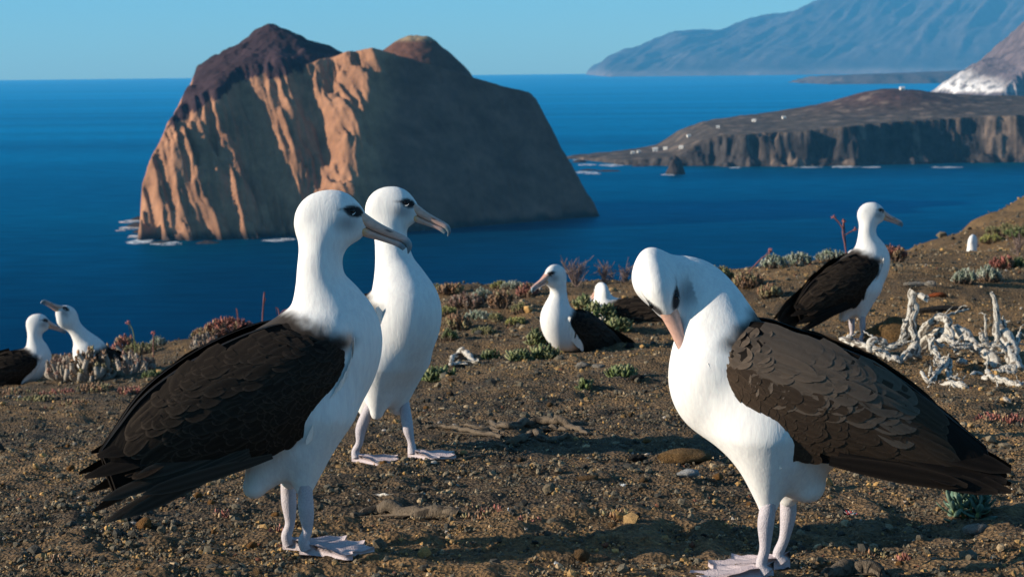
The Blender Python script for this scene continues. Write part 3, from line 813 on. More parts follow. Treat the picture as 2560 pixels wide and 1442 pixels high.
    for (hip, knee, ank, heel, toe) in sp.get('legs', []):
        lv, lf = tube_np([hip, knee, [(knee[i] + heel[i]) / 2 + (0.002 if i == 0 else 0) for i in range(3)], ank, heel], [0.0126, 0.0138, 0.0090, 0.0097, 0.0115])
        kn = np.exp(-(np.linalg.norm(lv - np.array(knee), axis=1) / 0.016) ** 2)
        lc = np.tile(np.array([0.46, 0.415, 0.44]), (len(lv), 1)); lc = lc * (1 + .16 * np.sin(lv[:, 2:3] * 900 + 2 * fbm(lv[:, 0] * 90, lv[:, 1] * 90, lv[:, 2] * 90, 3, 2)[:, None]) * kn[:, None])
        Vs.append(lv); Fs.append(lf + off); Cs.append(lc); mats.append(np.ones(len(lf), int)); off += len(lv)
        fv, ff, fc = FOOT; a = toe; rot = np.array([[math.cos(a), -math.sin(a), 0], [math.sin(a), math.cos(a), 0], [0, 0, 1]])
        fv = fv * sp.get('foot', 1.0) - np.array([0.012, 0, 0]); fv = fv @ rot.T + np.array([heel[0], heel[1], heel[2] - 0.006])
        Vs.append(fv); Fs.append(ff + off); Cs.append(fc); mats.append(np.ones(len(ff), int)); off += len(fv)
    me = mesh_np('body', np.concatenate(Vs), np.concatenate(Fs)); set_color(me, 'tint', np.concatenate(Cs))
    me.materials.append(M_PLUM); me.materials.append(M_SKIN)
    me.polygons.foreach_set('material_index', np.concatenate(mats).astype(np.int32))
    body = link('body', me, None, root)
    if sp.get('barbs', 0): add_barbs(body, V, F, C, ch, HM, sp['barbs'])
    # bill and eyes
    link('bill', BILL_ME, None, root, HM)
    hv = np.stack([hx, hy, hz], -1)
    for s in (-1, 1):
        sel = near & (hy * s > 10)
        if not sel.any(): continue
        k = np.argmin(np.where(sel, (hx - 897) ** 2 + (hz - 529) ** 2, 1e9))
        ex, ez = hp(897, 529); ey = hy[k] * U
        e = link('eye', EYE_ME, None, root, HM @ Matrix.Translation((ex, ey - s * 0.0030, ez)) @ Matrix.Diagonal((1.15, 0.8, 1.0, 1)))
        link('eyelid', LID_ME, None, e, Matrix.Translation((0, s * 0.0048, 0)) @ Matrix.Rotation(s * R(6), 4, 'X'))
    # wings
    T0 = resample(sp['wing_top'], 40); B0 = resample(sp['wing_bot'], 40); hw0 = resample(np.array(sp['wing_hw'])[:, None], 40)[:, 0]
    vv = np.linspace(0, 1, 16); prof = np.interp(vv, [0, .12, .28, .5, .75, 1], sp.get('wing_prof', [.30, .62, .88, 1.0, .95, .74]))
    def surf(u, v, s):
        i = np.clip(u, 0, 1) * 39; a = int(min(i, 38)); f = i - a
        Tt = T0[a] * (1 - f) + T0[a + 1] * f; Bb = B0[a] * (1 - f) + B0[a + 1] * f; h = hw0[a] * (1 - f) + hw0[a + 1] * f
        xz = Tt * (1 - v) + Bb * v
        return Vector((xz[0], s * h * float(np.interp(v, vv, prof)), xz[1]))
    def frame(u, v, s):
        e = 0.012; p = surf(u, v, s)
        du = surf(min(u + e, 1), v, s) - surf(max(u - e, 0), v, s); dv = surf(u, min(v + e, 1), s) - surf(u, max(v - e, 0), s)
        n = du.cross(dv) * (1 if s < 0 else -1)
        if n.y * s < 0: n = -n
        return p, du.normalized(), dv.normalized(), n.normalized()
    rnd = random.Random(sp.get('seed', 3))
    for s in (-1, 1):
        us = np.linspace(0, 1, 30); pts = np.array([[tuple(surf(u, v, s)) for v in vv] for u in us])
        inner = pts.copy(); inner[..., 1] -= s * 0.012
        nn = pts.shape[0] * pts.shape[1]; f = grid_faces(30, 16)
        ring = [i * 16 for i in range(30)] + [29 * 16 + j for j in range(1, 16)] + [i * 16 + 15 for i in range(28, -1, -1)] + [j for j in range(14, 0, -1)]
        rq = [(ring[i], ring[(i + 1) % len(ring)], ring[(i + 1) % len(ring)] + nn, ring[i] + nn) for i in range(len(ring))]
        wm = mesh_np('wing', np.concatenate([pts.reshape(-1, 3), inner.reshape(-1, 3)]), np.concatenate([f, f[:, ::-1] + nn, np.array(rq)]))
        wm.materials.append(M_WINGBASE)
        W = link('wing', wm, None, root)
        near_side = sp.get('near', -1) == s
        dens = sp.get('detail', 1.0) * (1.0 if near_side else sp.get('far_detail', 0.45))
        if dens <= 0: continue
        k = 1.0 / math.sqrt(dens) if dens < 1 else 1.0
        rows = sp.get('rows', ROWS)
        for (kind, u0, u1, v0, v1, nu, nv, L0, L1, W0, W1, down, lift) in rows:
            nu_ = max(1, int(round(nu / k))); nv_ = max(1, int(round(nv / k)))
            for i in range(nu_ - 1, -1, -1):
                a = (i + 0.5) / nu_
                for j in range(nv_):
                    b = (j + 0.25 + 0.5 * (i % 2)) / nv_
                    u = u0 + (u1 - u0) * a + rnd.uniform(-.02, .02); v = v0 + (v1 - v0) * b + rnd.uniform(-.018, .018)
                    p, du, dv, n = frame(u, v, s)
                    L = (L0 + (L1 - L0) * a) * U * k * rnd.uniform(.92, 1.08) * S; Wd = (W0 + (W1 - W0) * a) * U * k * rnd.uniform(.92, 1.08) * S
                    dn = down + rnd.uniform(-.13, .13); q = 1 / math.sqrt(1 + dn * dn)
                    su = (surf(min(u + .02, 1), v, s) - surf(max(u - .02, 0), v, s)).length / .04 + 1e-6; sv = (surf(u, min(v + .02, 1), s) - surf(u, max(v - .02, 0), s)).length / .04 + 1e-6
                    u2, v2 = u + L * q / su, v + L * q * dn / sv
                    if u2 < .99 and v2 < .99:
                        tp, _, _, n2 = frame(u2, v2, s); d = (tp + n2 * (.0030 + L * lift)) - (p + n * .0018); L = d.length; n = (n + n2).normalized()
                    else: d = du + dv * dn + n * lift
                    put_feather(kind + ('_d' if sp.get('dark', True) else ''), W, p + n * 0.0018, d, n, L, Wd)
        for (b, t, wd, dy) in sp.get('prim', []):
            b = Vector((b[0], s * b[1], b[2])); t = Vector((t[0], s * t[1], t[2]))
            put_feather('primary' if dy <= 0 and sp.get('fan') else 'flight', W, b, t - b, Vector((0.15, s * 1.0, 0.45 + dy)), (t - b).length, wd)
        if near_side:
            for (u, v, L, a) in [q for q in sp.get('fringe', []) if q[0] > .04]:
                p, du, dv, n = frame(u, v, s)
                d = du * math.cos(a) + dv * math.sin(a) + n * 0.10
                put_feather('white', body, p + n * 0.013 - d * L * 0.62, d, n, L, L * 0.30, 'flank_feather')
    tf = sp.get('tail', [])
    if tf:
        bs = np.array([t[0] for t in tf]).mean(0); ts = np.array([t[1] for t in tf]).mean(0)
        tv, tq = tube_np([bs + (bs - ts) * 0.25, bs, bs * 0.6 + ts * 0.4, bs * 0.35 + ts * 0.65], [0.030, 0.034, 0.026, 0.004])
        tv[:, 2] = (tv[:, 2] - np.interp(tv[:, 0], *zip(*sorted([(ts[0], ts[2]), (bs[0], bs[2])])))) * 0.45 + np.interp(tv[:, 0], *zip(*sorted([(ts[0], ts[2]), (bs[0], bs[2])])))
        tme = mesh_np('tail', tv, tq); tme.materials.append(M_WINGBASE)
        tl = link('tail', tme, None, root)
        for (b, t, wd) in tf:
            b = Vector(b); t = Vector(t)
            put_feather('tail', tl, b, t - b, Vector((0, t.y * 5, 1)), (t - b).length, wd)
    return root

M_WINGBASE = feather_mat('wing_base', (0.010, 0.008, 0.007), (0.014, 0.010, 0.008))
# feather rows: kind, u range, v range, count along and across, length and width (px, front to rear), downward slant, lift
ROWS = [('second', .50, .76, .06, .80, 3, 10, 150, 120, 44, 40, .16, .00),
        ('covert', .34, .62, .40, .86, 4, 10, 84, 96, 36, 42, .28, .006),
        ('covert', .08, .44, .40, .93, 9, 11, 44, 62, 27, 34, .42, .008),
        ('mantle', .03, .64, .00, .46, 12, 6, 80, 116, 46, 60, .30, .005)]

def cv(px, py, ox, oy, k, m=1): return (m * (px - ox) / k, (oy - py) / k)

class Frame:
    """photo outline of a bird seen side on -> its own upright frame in metres (x forward, z up)"""
    def __init__(s, ox, oy, k, m=1, xf=None, sx=1.0, sh=0.0): s.ox, s.oy, s.k, s.m, s.xf, s.sx, s.sh = ox, oy, k, m, xf, sx, sh
    def __call__(s, px, py, y=0.0):
        x, z = s.sx * s.m * (px - s.ox) / s.k, (s.oy - py) / s.k
        z += s.sh * max(-x - .05, 0)
        if s.xf:
            (cx, cz), a, dx, dz = s.xf
            x, z = cx + (x - cx) * math.cos(a) - (z - cz) * math.sin(a) + dx, cz + (x - cx) * math.sin(a) + (z - cz) * math.cos(a) + dz
        return (x, y, z)
    def r(s, v): return v / s.k
    def chain(s, rows): return [s(a, b) + (s.r(r), s.r(q)) for a, b, r, q in rows]
    def edge(s, rows): return [(s(a, b)[0], s(a, b)[2]) for a, b in rows]
    def plane(s, A, B, side):
        a, b, c = (np.array(s(*p)) for p in (A, B, side))
        d = (b - a) / np.linalg.norm(b - a); n = np.array([-d[2], 0, d[0]])
        return (tuple(a), tuple(n if (c - a) @ n > 0 else -n))
    def cone(s, a, ra, b, rb, y, k=0.05): return (s(a[0], a[1], y), s(b[0], b[1], y * 0.9), s.r(ra), s.r(rb), k)

BODY_L = [(350, 1115, 14, 16), (430, 1080, 45, 50), (520, 1040, 85, 82), (610, 1000, 122, 105), (700, 960, 150, 122), (780, 925, 157, 128), (838, 855, 132, 120)]
NECK_L = [(838, 790, 99, 92), (820, 720, 66, 63), (816, 655, 55, 51), (826, 600, 48, 45)]
WT_L = [(836, 838), (785, 812), (715, 797), (640, 815), (540, 860), (440, 922), (370, 982), (315, 1055), (275, 1112)]
WB_L = [(848, 858), (832, 930), (782, 1004), (722, 1066), (650, 1112), (555, 1134), (460, 1160), (385, 1192), (310, 1225)]
WH_L = [104, 134, 150, 152, 140, 116, 86, 55, 30]
FRINGE = [(.02, .30, .05, 1.3), (.03, .55, .055, 1.2), (.05, .75, .06, 1.1), (.08, .90, .06, .9), (.12, .97, .065, .8), (.17, 1.0, .07, .7), (.23, 1.0, .07, .6), (.29, 1.0, .07, .55), (.35, 1.0, .065, .5),
          (.02, .42, .05, 1.25), (.04, .66, .055, 1.1), (.065, .83, .06, 1.0), (.10, .94, .06, .85), (.145, .99, .065, .75), (.20, 1.0, .07, .65), (.26, 1.0, .07, .6)]

def template(fr, neck=None, head=None, legs=None, near=-1, **kw):
    nk = fr.chain(NECK_L) if neck is None else neck
    hd = (fr(840, 560), 0, 0, 0) if head is None else head
    prim = [(fr(600, 1080, .074), fr(258, 1220, .040), .026, 0), (fr(590, 1092, .082), fr(264, 1272, .044), .025, 0), (fr(590, 1104, .090), fr(300, 1258, .056), .025, -.2),
            (fr(560, 1045, .062), fr(232, 1168, .020), .030, .2), (fr(640, 1108, .096), fr(345, 1200, .066), .026, -.3), (fr(560, 1015, .055), fr(262, 1118, .020), .036, .3), (fr(610, 1068, .070), fr(330, 1165, .05), .028, 0)]
    tail = [(fr(470, 1090, y * .4), fr(300 + abs(y) * 500, 1165, y), .034) for y in (-.055, .055, -.036, .036, -.018, .018, 0.0)]
    sp = dict(chain=fr.chain(BODY_L) + nk, head=hd, wing_top=fr.edge(WT_L), wing_bot=fr.edge(WB_L), wing_hw=[fr.r(v) for v in WH_L], near=near,
              mantle=(fr.plane((715, 762), (858, 836), (650, 900)), fr.plane((858, 850), (480, 1120), (600, 850))), prim=prim, tail=tail, fringe=FRINGE)
    if legs is not None:
        sp['cones'] = [fr.cone((776, 1032), 84, (746, 1208), 23, y) for y in (-.040, .040)] + [fr.cone((700, 1110), 66, (640, 1208), 30, 0.0)]
        sp['legs'] = legs
    sp.update(kw); return sp

def leg(fr, hip, knee, ank, heel, y, toe, dz=0.0, yf=None):
    yf = y if yf is None else yf
    h = fr(heel[0], heel[1], yf); a = fr(ank[0], ank[1], yf)
    return (fr(hip[0], hip[1], y), fr(knee[0], knee[1], y * .7 + yf * .3), (a[0], a[1], a[2] + dz), (h[0], h[1], h[2] + dz), toe)

def birds():
    # --- nearest bird on the left, standing in profile
    loc = on_ground(775, 1388, 3.50); hd = R(27)
    def foot_dz(loc, hd, x, y, k=1.0):
        c, s = math.cos(hd), math.sin(hd); return gz(loc.x + x * c - y * s, loc.y + x * s + y * c) - loc.z + 0.010
    fr = Frame(775, 1388, 1396.0, sx=1.05, sh=.08)
    lg = [leg(fr, (744, 1196), (746, 1264), (738, 1362), (744, 1383), y, R(-24), foot_dz(loc, hd, -.03, y)) for y in (-.043, .043)]
    make_bird('albatross', loc, hd, template(fr, legs=lg, foot=1.1, head=(fr(840, 560), R(-23), 0, 0), seed=3, fan=True, vox=0.0045),
              'albatross in left foreground standing in profile with dark wing, facing right', 'albatrosses on the clifftop')
    # --- preening bird on the right
    loc = on_ground(1925, 1420, 3.26); hd = R(166)
    fr = Frame(1925, 1416, 1478.0, -1, None, 1.0, .055)
    neck = [fr(a, b, y) + (fr.r(r), fr.r(q)) for a, b, y, r, q in [(1820, 897, 0, 128, 112), (1798, 826, -.004, 103, 96), (1770, 760, -.016, 84, 80), (1738, 716, -.026, 71, 69), (1704, 695, -.016, 62, 60)]]
    body = fr.chain([(2310, 1135, 14, 16), (2215, 1100, 42, 48), (2120, 1060, 80, 80), (2030, 1020, 120, 104), (1940, 985, 152, 122), (1860, 948, 160, 128)])
    Rz = Matrix.Rotation(-hd, 3, 'Z')
    Xw = Vector((.25, -.5, -.83)).normalized(); Zw = Vector((-.3, -.8, .4)); Zw = (Zw - Xw * Zw.dot(Xw)).normalized(); Yw = Zw.cross(Xw)
    hm = Matrix((Rz @ Xw, Rz @ Yw, Rz @ Zw)).transposed()
    lg = [leg(fr, (1930, 1222), (1922, 1276), (1912, 1392), (1924, 1412), y, R(8), foot_dz(loc, hd, .0, y)) for y in (.045,)]
    lg += [leg(fr, (1960, 1222), (1962, 1280), (1938, 1392), (1950, 1412), y, R(8), foot_dz(loc, hd, -.02, y)) for y in (-.045,)]
    prim = [(fr(2090, 1075, .075), fr(2500, 1206, .030), .036, 0), (fr(2100, 1095, .080), fr(2470, 1206, .036), .034, -.1), (fr(2080, 1108, .086), fr(2400, 1185, .05), .032, -.3),
            (fr(2150, 1030, .062), fr(2500, 1160, .018), .040, .2), (fr(2130, 1050, .07), fr(2490, 1184, .024), .040, .1), (fr(2200, 1010, .05), fr(2440, 1130, .02), .044, .3)]
    tail = [(fr(2200, 1100, y * .4), fr(2400 - abs(y) * 500, 1180, y), .034) for y in (-.055, .055, -.036, .036, -.018, .018, 0.0)]
    sp = dict(chain=body + neck, head=(fr(1655, 698, 0.012), 0, 0, 0), headmat=hm, near=1, seed=5, dark=False, vox=0.0045, foot=1.15,
              wing_top=fr.edge([(1775, 826), (1835, 797), (1905, 786), (1990, 812), (2090, 848), (2180, 892), (2270, 958), (2360, 1036), (2440, 1105)]),
              wing_bot=fr.edge([(1822, 950), (1852, 1005), (1902, 1075), (1958, 1106), (2070, 1120), (2180, 1134), (2290, 1162), (2390, 1190), (2470, 1206)]),
              wing_hw=[fr.r(v) for v in (104, 130, 146, 148, 138, 116, 86, 54, 30)],
              mantle=(fr.plane((1835, 812), (1895, 738), (1950, 900)), fr.plane((1850, 860), (2200, 1010), (2000, 860))), prim=prim, tail=tail, fringe=FRINGE,
              blobs=[(fr(1765, 930), (fr.r(86), fr.r(100), fr.r(120)), .03), (fr(1640, 688, .004), (fr.r(58), fr.r(56), fr.r(62)), .02), (fr(1800, 892, .045), (fr.r(60), fr.r(60), fr.r(70)), .02)],
              cones=[fr.cone((1918, 1062), 98, (1926, 1236), 25, .042), fr.cone((1945, 1075), 92, (1962, 1238), 24, -.042)] + [fr.cone((1990, 1130), 66, (2022, 1198), 36, 0.0)], legs=lg)
    make_bird('albatross', loc, hd, sp, 'albatross in right foreground bent over to preen its own breast', 'albatrosses on the clifftop')
    # --- second bird behind the nearest one, breast towards the camera
    loc = on_ground(985, 1145, 4.75); hd = R(-42)
    fr = Frame(775, 1388, 1420.0)
    neck = [(.036, 0, .425, .072, .068), (.016, 0, .480, .050, .048), (.000, .004, .535, .041, .039), (-.010, .006, .578, .038, .035)]
    def legw(X, Yw, toe):
        c, s = math.cos(hd), math.sin(hd); x, y = X * c + Yw * s, -X * s + Yw * c
        dz = foot_dz(loc, hd, x, y); sg = 1 if y > 0 else -1
        return ((-.015 + x * .2, sg * .045, .15), (x * .75 - .004, y * .9, .092), (x - .002, y, .022 + dz), (x, y, .006 + dz), toe)
    sp = template(fr, neck=neck, head=((-.004, .006, .614), R(36), R(2), 0), legs=[legw(.045, 0, R(30)), legw(-.092, .01, R(32))], seed=9, vox=0.005, detail=.5, far_detail=.4)
    make_bird('albatross', loc, hd, sp, 'albatross showing its white breast, directly behind the left foreground bird', 'albatrosses on the clifftop')
    # --- standing bird on the right, farther back
    loc = on_ground(2152, 868, 8.9); hd = R(24)
    fr = Frame(775, 1388, 1420.0)
    lg = [leg(fr, (744, 1196), (746, 1264), (738, 1362), (744, 1383), y, R(-9), foot_dz(loc, hd, -.03, y)) for y in (-.043, .043)]
    make_bird('albatross', loc, hd, template(fr, legs=lg, head=(fr(840, 560), R(-22), 0, 0), seed=13, vox=0.007, detail=.4, far_detail=.3),
              'albatross standing farther back behind the bleached driftwood, facing right', 'albatrosses on the clifftop')
    # --- sitting birds
    def sit(px, py, hd, label, rot=-14, dz=-.205, neck='up', head=None, det=.3, near=-1, seed=21, hyaw=0.0, k=.87, Y=None):
        loc = ground_hit(px, py) if Y is None else on_ground(px, py, Y); fr = Frame(775, 1388, 1420.0 / k, 1, ((0.0, .33 * k), R(rot), 0, dz * k))
        c = fr.chain(BODY_L)[-1]; bx, bz = c[0], c[2]
        N = {'up': [(.004, .05, .072, .066), (-.006, .105, .050, .047), (-.008, .155, .041, .038), (.002, .19, .040, .036), (.012, .215)],
             'sky': [(.018, .045, .068, .064), (.052, .10, .048, .046), (.085, .15, .040, .037), (.108, .18, .038, .035), (.122, .20)],
             'low': [(.016, .03, .075, .07), (.022, .06, .058, .054), (.026, .085, .045, .042), (.034, .105)]}[neck]
        nk = [(bx + q[0] * k, 0, bz + q[1] * k, q[2] * k, q[3] * k) for q in N[:-1]]
        hp_ = (bx + N[-1][0] * k, 0, bz + N[-1][1] * k)
        sp = template(fr, neck=nk, head=(hp_, hyaw, R(-54) if neck == 'sky' else 0, 0), seed=seed, vox=.008, detail=det, far_detail=det, near=near)
        return make_bird('albatross', loc, R(hd), sp, label, 'albatrosses on the clifftop')
    sit(1412, 884, 221, 'albatross sitting in the middle distance, facing left beside leafy green plants', near=1, hyaw=R(2), seed=22, rot=-4, dz=-.20, k=.87)
    sit(72, 958, 24, 'dark-backed albatross sitting at the far left edge of the clifftop, facing right', seed=23, hyaw=R(-14), dz=-.215, k=.84)
    sit(240, 936, 208, 'albatross with bill raised skyward behind the pale-stemmed succulents', rot=12, dz=-.25, neck='sky', near=1, seed=24, k=.9, det=.3)
    sit(1544, 802, 160, 'albatross on its nest behind leafy plants, only white head and dark back showing', rot=-24, dz=-.31, neck='low', hyaw=R(-50), seed=25, near=1)
    sit(2162, 668, 186, 'albatross mostly hidden behind the standing bird, white head peeking beside its neck', dz=-.55, seed=26, near=1, k=1.0, Y=13.2)
    sit(2425, 612, 60, 'distant albatross nestled in a hollow on the right slope, white head showing', dz=-.46, seed=27, k=1.0, Y=15.0)
birds()

# ------------------------------------------------------------------ dead wood, plants, stones
def tube_mesh(parts, k=9, noise=0.12, seed=0, groove=0.0):
    """one mesh from [(points, radii)] of gnarled tubes"""
    Vs, Fs, G, o = [], [], [], 0
    for pts, rad in parts:
        if groove:
            q = resample(pts, 4 * len(pts)); rr = np.interp(np.linspace(0, 1, len(q)), np.linspace(0, 1, len(rad)), rad)
            sg = np.linalg.norm(np.gradient(q, axis=0), axis=1); jr = np.random.default_rng(seed + 5).normal(0, .36, q.shape) * np.minimum(rr, sg * .55)[:, None]; jr[0] = 0; q = q + jr; pts = q; rad = rr * np.random.default_rng(seed + 9).uniform(.9, 1.1, len(q))
        n = max(10, (3 if groove else 5) * len(pts)); pts = resample(pts, n); rad = resample(np.asarray(rad, float)[:, None], n)[:, 0]
        t = np.gradient(pts, axis=0); t /= np.linalg.norm(t, axis=1)[:, None] + 1e-9
        a = np.array([0.3, 0.9, 0.2]); V = []
        for p, d, r in zip(pts, t, np.maximum(rad, 1e-4)):
            a = a - d * (a @ d); a /= np.linalg.norm(a) + 1e-9; b = np.cross(d, a)
            for s in range(k):
                th = 2 * np.pi * s / k; V.append(p + r * (math.cos(th) * a + math.sin(th) * b))
        V = np.array(V); c = np.repeat(pts, k, 0); rr = np.repeat(rad, k)
        sc = 1.0 / (np.mean(rad) * 2.2)
        nz = fbm(V[:, 0] * sc, V[:, 1] * sc, V[:, 2] * sc * 0.5, seed, 3)
        an = np.tile(np.arange(k), n) * 2 * np.pi / k; ln = np.repeat(np.linspace(0, len(pts) * .12, n), k)
        st = ridged(np.cos(an + .5 * ln) * 2.6, np.sin(an + .5 * ln) * 2.6, ln * .8 + seed, seed, 3) - .68
        kn = np.repeat(.22 * np.clip(vnoise(np.linspace(0, len(pts) * .45, n), seed * 1.3), 0, 1), k)
        V = c + (V - c) * (1 + noise * 2.0 * nz + groove * (st * 1.6 + kn))[:, None]
        G.append(np.clip(.5 + st * 2.6, 0, 1))
        Vs.append(V); Fs.append(grid_faces(n, k, True) + o); o += len(V)
        for e in (0, n - 1):
            base = o - len(V) + e * k
            Vs.append(pts[e:e + 1]); G.append(np.array([.3])); Fs.append(np.array([[base + j, base + (j + 1) % k, o, o] for j in range(k)])); o += 1
    V = np.concatenate(Vs); F = np.concatenate(Fs)
    me = bpy.data.meshes.new('tube')
    me.from_pydata(V.tolist(), [], [tuple(dict.fromkeys(f)) for f in F.tolist()])
    me.polygons.foreach_set('use_smooth', np.ones(len(me.polygons), bool)); me.update()
    at = me.attributes.new('grain', 'FLOAT', 'POINT'); at.data.foreach_set('value', np.concatenate(G).astype(np.float32))
    return me

def wood_mat(name, c1, c2, crack):
    t = NT(name); co = t.coord('Object', (1, 1, 0.45))
    n1 = t.noise(co, 55, 5, 0.65); n2 = t.noise(co, 160, 4, 0.7, dist=1.0); 
    c = t.mix(n1, c1, c2); c = t.mix(t.ramp(n2, [(0.34, 1.0), (0.42, 0.0)]), c, crack); c = t.mix(t.ramp(t.attr('grain').outputs['Fac'], [(0.22, 0.9), (0.5, 0.0)]), c, crack)
    t.base(c).p(Roughness=0.9, Specular_IOR_Level=0.15); t.bump(t.math('ADD', n2, n1), 0.8, 0.008); return t.m
M_BLEACH = wood_mat('bleached_wood', (0.44, 0.40, 0.355), (0.66, 0.62, 0.56), (0.10, 0.08, 0.065))
M_ROOT = wood_mat('grey_root', (0.095, 0.072, 0.052), (0.19, 0.145, 0.105), (0.035, 0.028, 0.022))

def cp(cx, cy): return 2080 + cx / 4.242, 700 + cy / 4.242
rs0 = random.Random(4)
def driftwood():
    B = [([(745, 660), (800, 480), (845, 280), (868, 110)], [38, 33, 34, 46], 7.5, 7.5), ([(905, 820), (885, 650), (855, 470), (885, 240)], [42, 38, 32, 30], 7.45, 7.5),
         ([(690, 890), (800, 785), (880, 700), (905, 620)], [30, 40, 42, 36], 7.4, 7.5), ([(400, 770), (408, 670), (480, 635), (580, 700), (700, 695), (765, 645)], [34, 38, 38, 36, 34, 36], 7.5, 7.5),
         ([(440, 730), (560, 790), (650, 840), (730, 880)], [30, 46, 48, 30], 7.4, 7.35), ([(930, 610), (1000, 500), (1080, 430), (1180, 395), (1240, 470), (1275, 610)], [34, 38, 38, 36, 38, 30], 7.6, 7.4),
         ([(1180, 392), (1310, 350), (1445, 308)], [16, 13, 9], 7.6, 7.7), ([(925, 760), (1000, 640), (1150, 585), (1300, 545), (1420, 600), (1500, 700), (1600, 750), (1700, 850), (1775, 940)], [40, 62, 66, 64, 66, 58, 56, 62, 46], 7.65, 7.2),
         ([(1125, 660), (1200, 615), (1285, 660), (1325, 770)], [30, 36, 34, 26], 7.4, 7.3), ([(1045, 640), (1080, 740), (1150, 850), (1190, 900), (1130, 965), (1060, 1060), (1030, 1160)], [30, 30, 30, 28, 26, 26, 20], 7.3, 6.5),
         ([(1240, 850), (1245, 960), (1230, 1085)], [30, 32, 24], 7.2, 6.6), ([(1700, 760), (1745, 560), (1742, 330), (1695, 130)], [34, 34, 32, 14], 7.3, 7.3), ([(1632, 660), (1625, 365)], [15, 13], 7.4, 7.4),
         ([(1800, 460), (1840, 600), (1900, 780), (1960, 960)], [52, 66, 76, 70], 7.4, 7.1), ([(1960, 940), (1880, 930), (1780, 950)], [46, 36, 24], 7.0, 7.0), ([(1990, 560), (1965, 660), (1930, 720)], [20, 22, 22], 7.3, 7.2),
         ([(1010, 1165), (1120, 1145), (1240, 1100), (1350, 1110), (1450, 1175), (1570, 1225), (1625, 1285), (1560, 1350)], [20, 26, 28, 30, 32, 34, 28, 16], 6.6, 6.2), ([(1500, 1095), (1468, 1040), (1510, 990), (1600, 1005)], [22, 24, 22, 16], 6.7, 6.8),
         ([(1600, 1045), (1700, 1030), (1850, 1080), (1980, 1120), (2035, 1210)], [20, 28, 32, 30, 20], 6.6, 6.4), ([(1230, 1160), (1200, 1260), (1110, 1305)], [18, 17, 11], 6.5, 6.2), ([(950, 970), (990, 1040), (1030, 1095)], [18, 19, 16], 6.7, 6.6),
         ([(1290, 1200), (1420, 1235), (1540, 1265)], [34, 36, 26], 6.4, 6.3), ([(1580, 560), (1620, 650), (1670, 720)], [24, 40, 20], 7.3, 7.3), ([(1360, 860), (1420, 880)], [34, 16], 7.2, 7.1), ([(760, 640), (700, 640)], [14, 8], 7.5, 7.5),
         ([(1640, 960), (1680, 1010), (1760, 1040)], [24, 24, 18], 6.9, 6.7), ([(1760, 640), (1830, 720)], [20, 16], 7.2, 7.2), ([(100, 650), (200, 660), (320, 690), (400, 700)], [40, 46, 34, 20], 7.9, 7.7), ([(160, 640), (190, 600)], [34, 30], 7.9, 7.9), ([(910, 150), (1000, 200)], [22, 34], 7.5, 7.45)]
    for _ in range(16):
        x0, y0 = rs0.uniform(1000, 2040), rs0.uniform(640, 1240); Y0 = 7.4 - (y0 - 640) / 600 * 1.1; L = rs0.uniform(90, 260); a = rs0.uniform(-.6, 3.6); c = rs0.uniform(-1, 1)
        B.append(([(x0 + L * t * math.cos(a + c * t), y0 - L * t * abs(math.sin(a + c * t)) * .8) for t in (0, .35, .7, 1)], [rs0.uniform(14, 30), 18, 14, 7], Y0, Y0))
    base = on_ground(2330, 905, 7.4)
    root = empty('driftwood', base); tag(root, 'tangle of bleached white twisted dead branches and roots on the right', 'driftwood')
    for i, (pts, rad, Ya, Yb) in enumerate(B):
        n = len(pts); q = []
        for k, (a, b) in enumerate(pts):
            Y = Ya + (Yb - Ya) * k / max(1, n - 1); x, y = cp(a, b); q.append(P(x, y, Y) - base)
        r = [v / 4.242 / (FPX / ((Ya + Yb) / 2)) for v in rad]
        link('branch', tube_mesh([([tuple(v) for v in q], r)], 18, 0.10, i * 7, .5), M_BLEACH, root)
        for j in range(2):
            if i % 3 == 2: continue
            a = q[rs0.randrange(len(q))]; d = Vector((rs0.uniform(-1, 1), rs0.uniform(-.6, .6), rs0.uniform(-.2, 1))).normalized() * rs0.uniform(.02, .06); e = a + d + Vector((rs0.uniform(-.01, .01), 0, rs0.uniform(-.01, .01)))
            link('branch', tube_mesh([([tuple(a), tuple(a + d * .5 + Vector((0, 0, rs0.uniform(-.006, .008)))), tuple(e)], [r[0] * .45, r[0] * .3, r[0] * .12])], 8, .1, i * 3 + j, .3), M_BLEACH, root)
driftwood()

def ground_branches(name, label, cat, polys, mat, k=8, noise=.1, lift=0.35, groove=.3):
    pos = [[ground_hit(a, b) for a, b, r in pl] for pl in polys]
    base = pos[0][0].copy(); root = empty(name, base); tag(root, label, cat)
    for i, (pl, pp) in enumerate(zip(polys, pos)):
        r = [q[2] / (FPX / p.y) for q, p in zip(pl, pp)]
        link('branch', tube_mesh([([tuple(p - base + Vector((0, 0, rr * lift))) for p, rr in zip(pp, r)], r)], k, noise, i * 5 + len(label), groove), mat, root)
    return root
c2 = lambda a, b, r: (1060 + a / 2.66, 900 + b / 2.66, r / 2.66)
ground_branches('root_tangle', 'dark weathered roots lying on the gravel between the two foreground birds', 'roots',
    [[c2(0, 490, 10), c2(130, 458, 16), c2(300, 500, 18), c2(520, 545, 16)], [c2(430, 440, 16), c2(560, 470, 26), c2(700, 438, 28), c2(900, 430, 30), c2(1000, 470, 22), c2(1090, 512, 10)],
     [c2(550, 565, 18), c2(640, 560, 26), c2(730, 520, 24), c2(800, 550, 24), c2(960, 532, 14)], [c2(-20, 690, 8), c2(150, 680, 10), c2(300, 668, 10), c2(430, 640, 10), c2(510, 632, 6)],
     [c2(270, 440, 10), c2(400, 480, 16), c2(540, 500, 14)], [c2(700, 500, 16), c2(820, 480, 20), c2(960, 490, 14)], [c2(560, 610, 8), c2(520, 580, 12), c2(480, 575, 8)]], M_ROOT, 8, .16, .9)
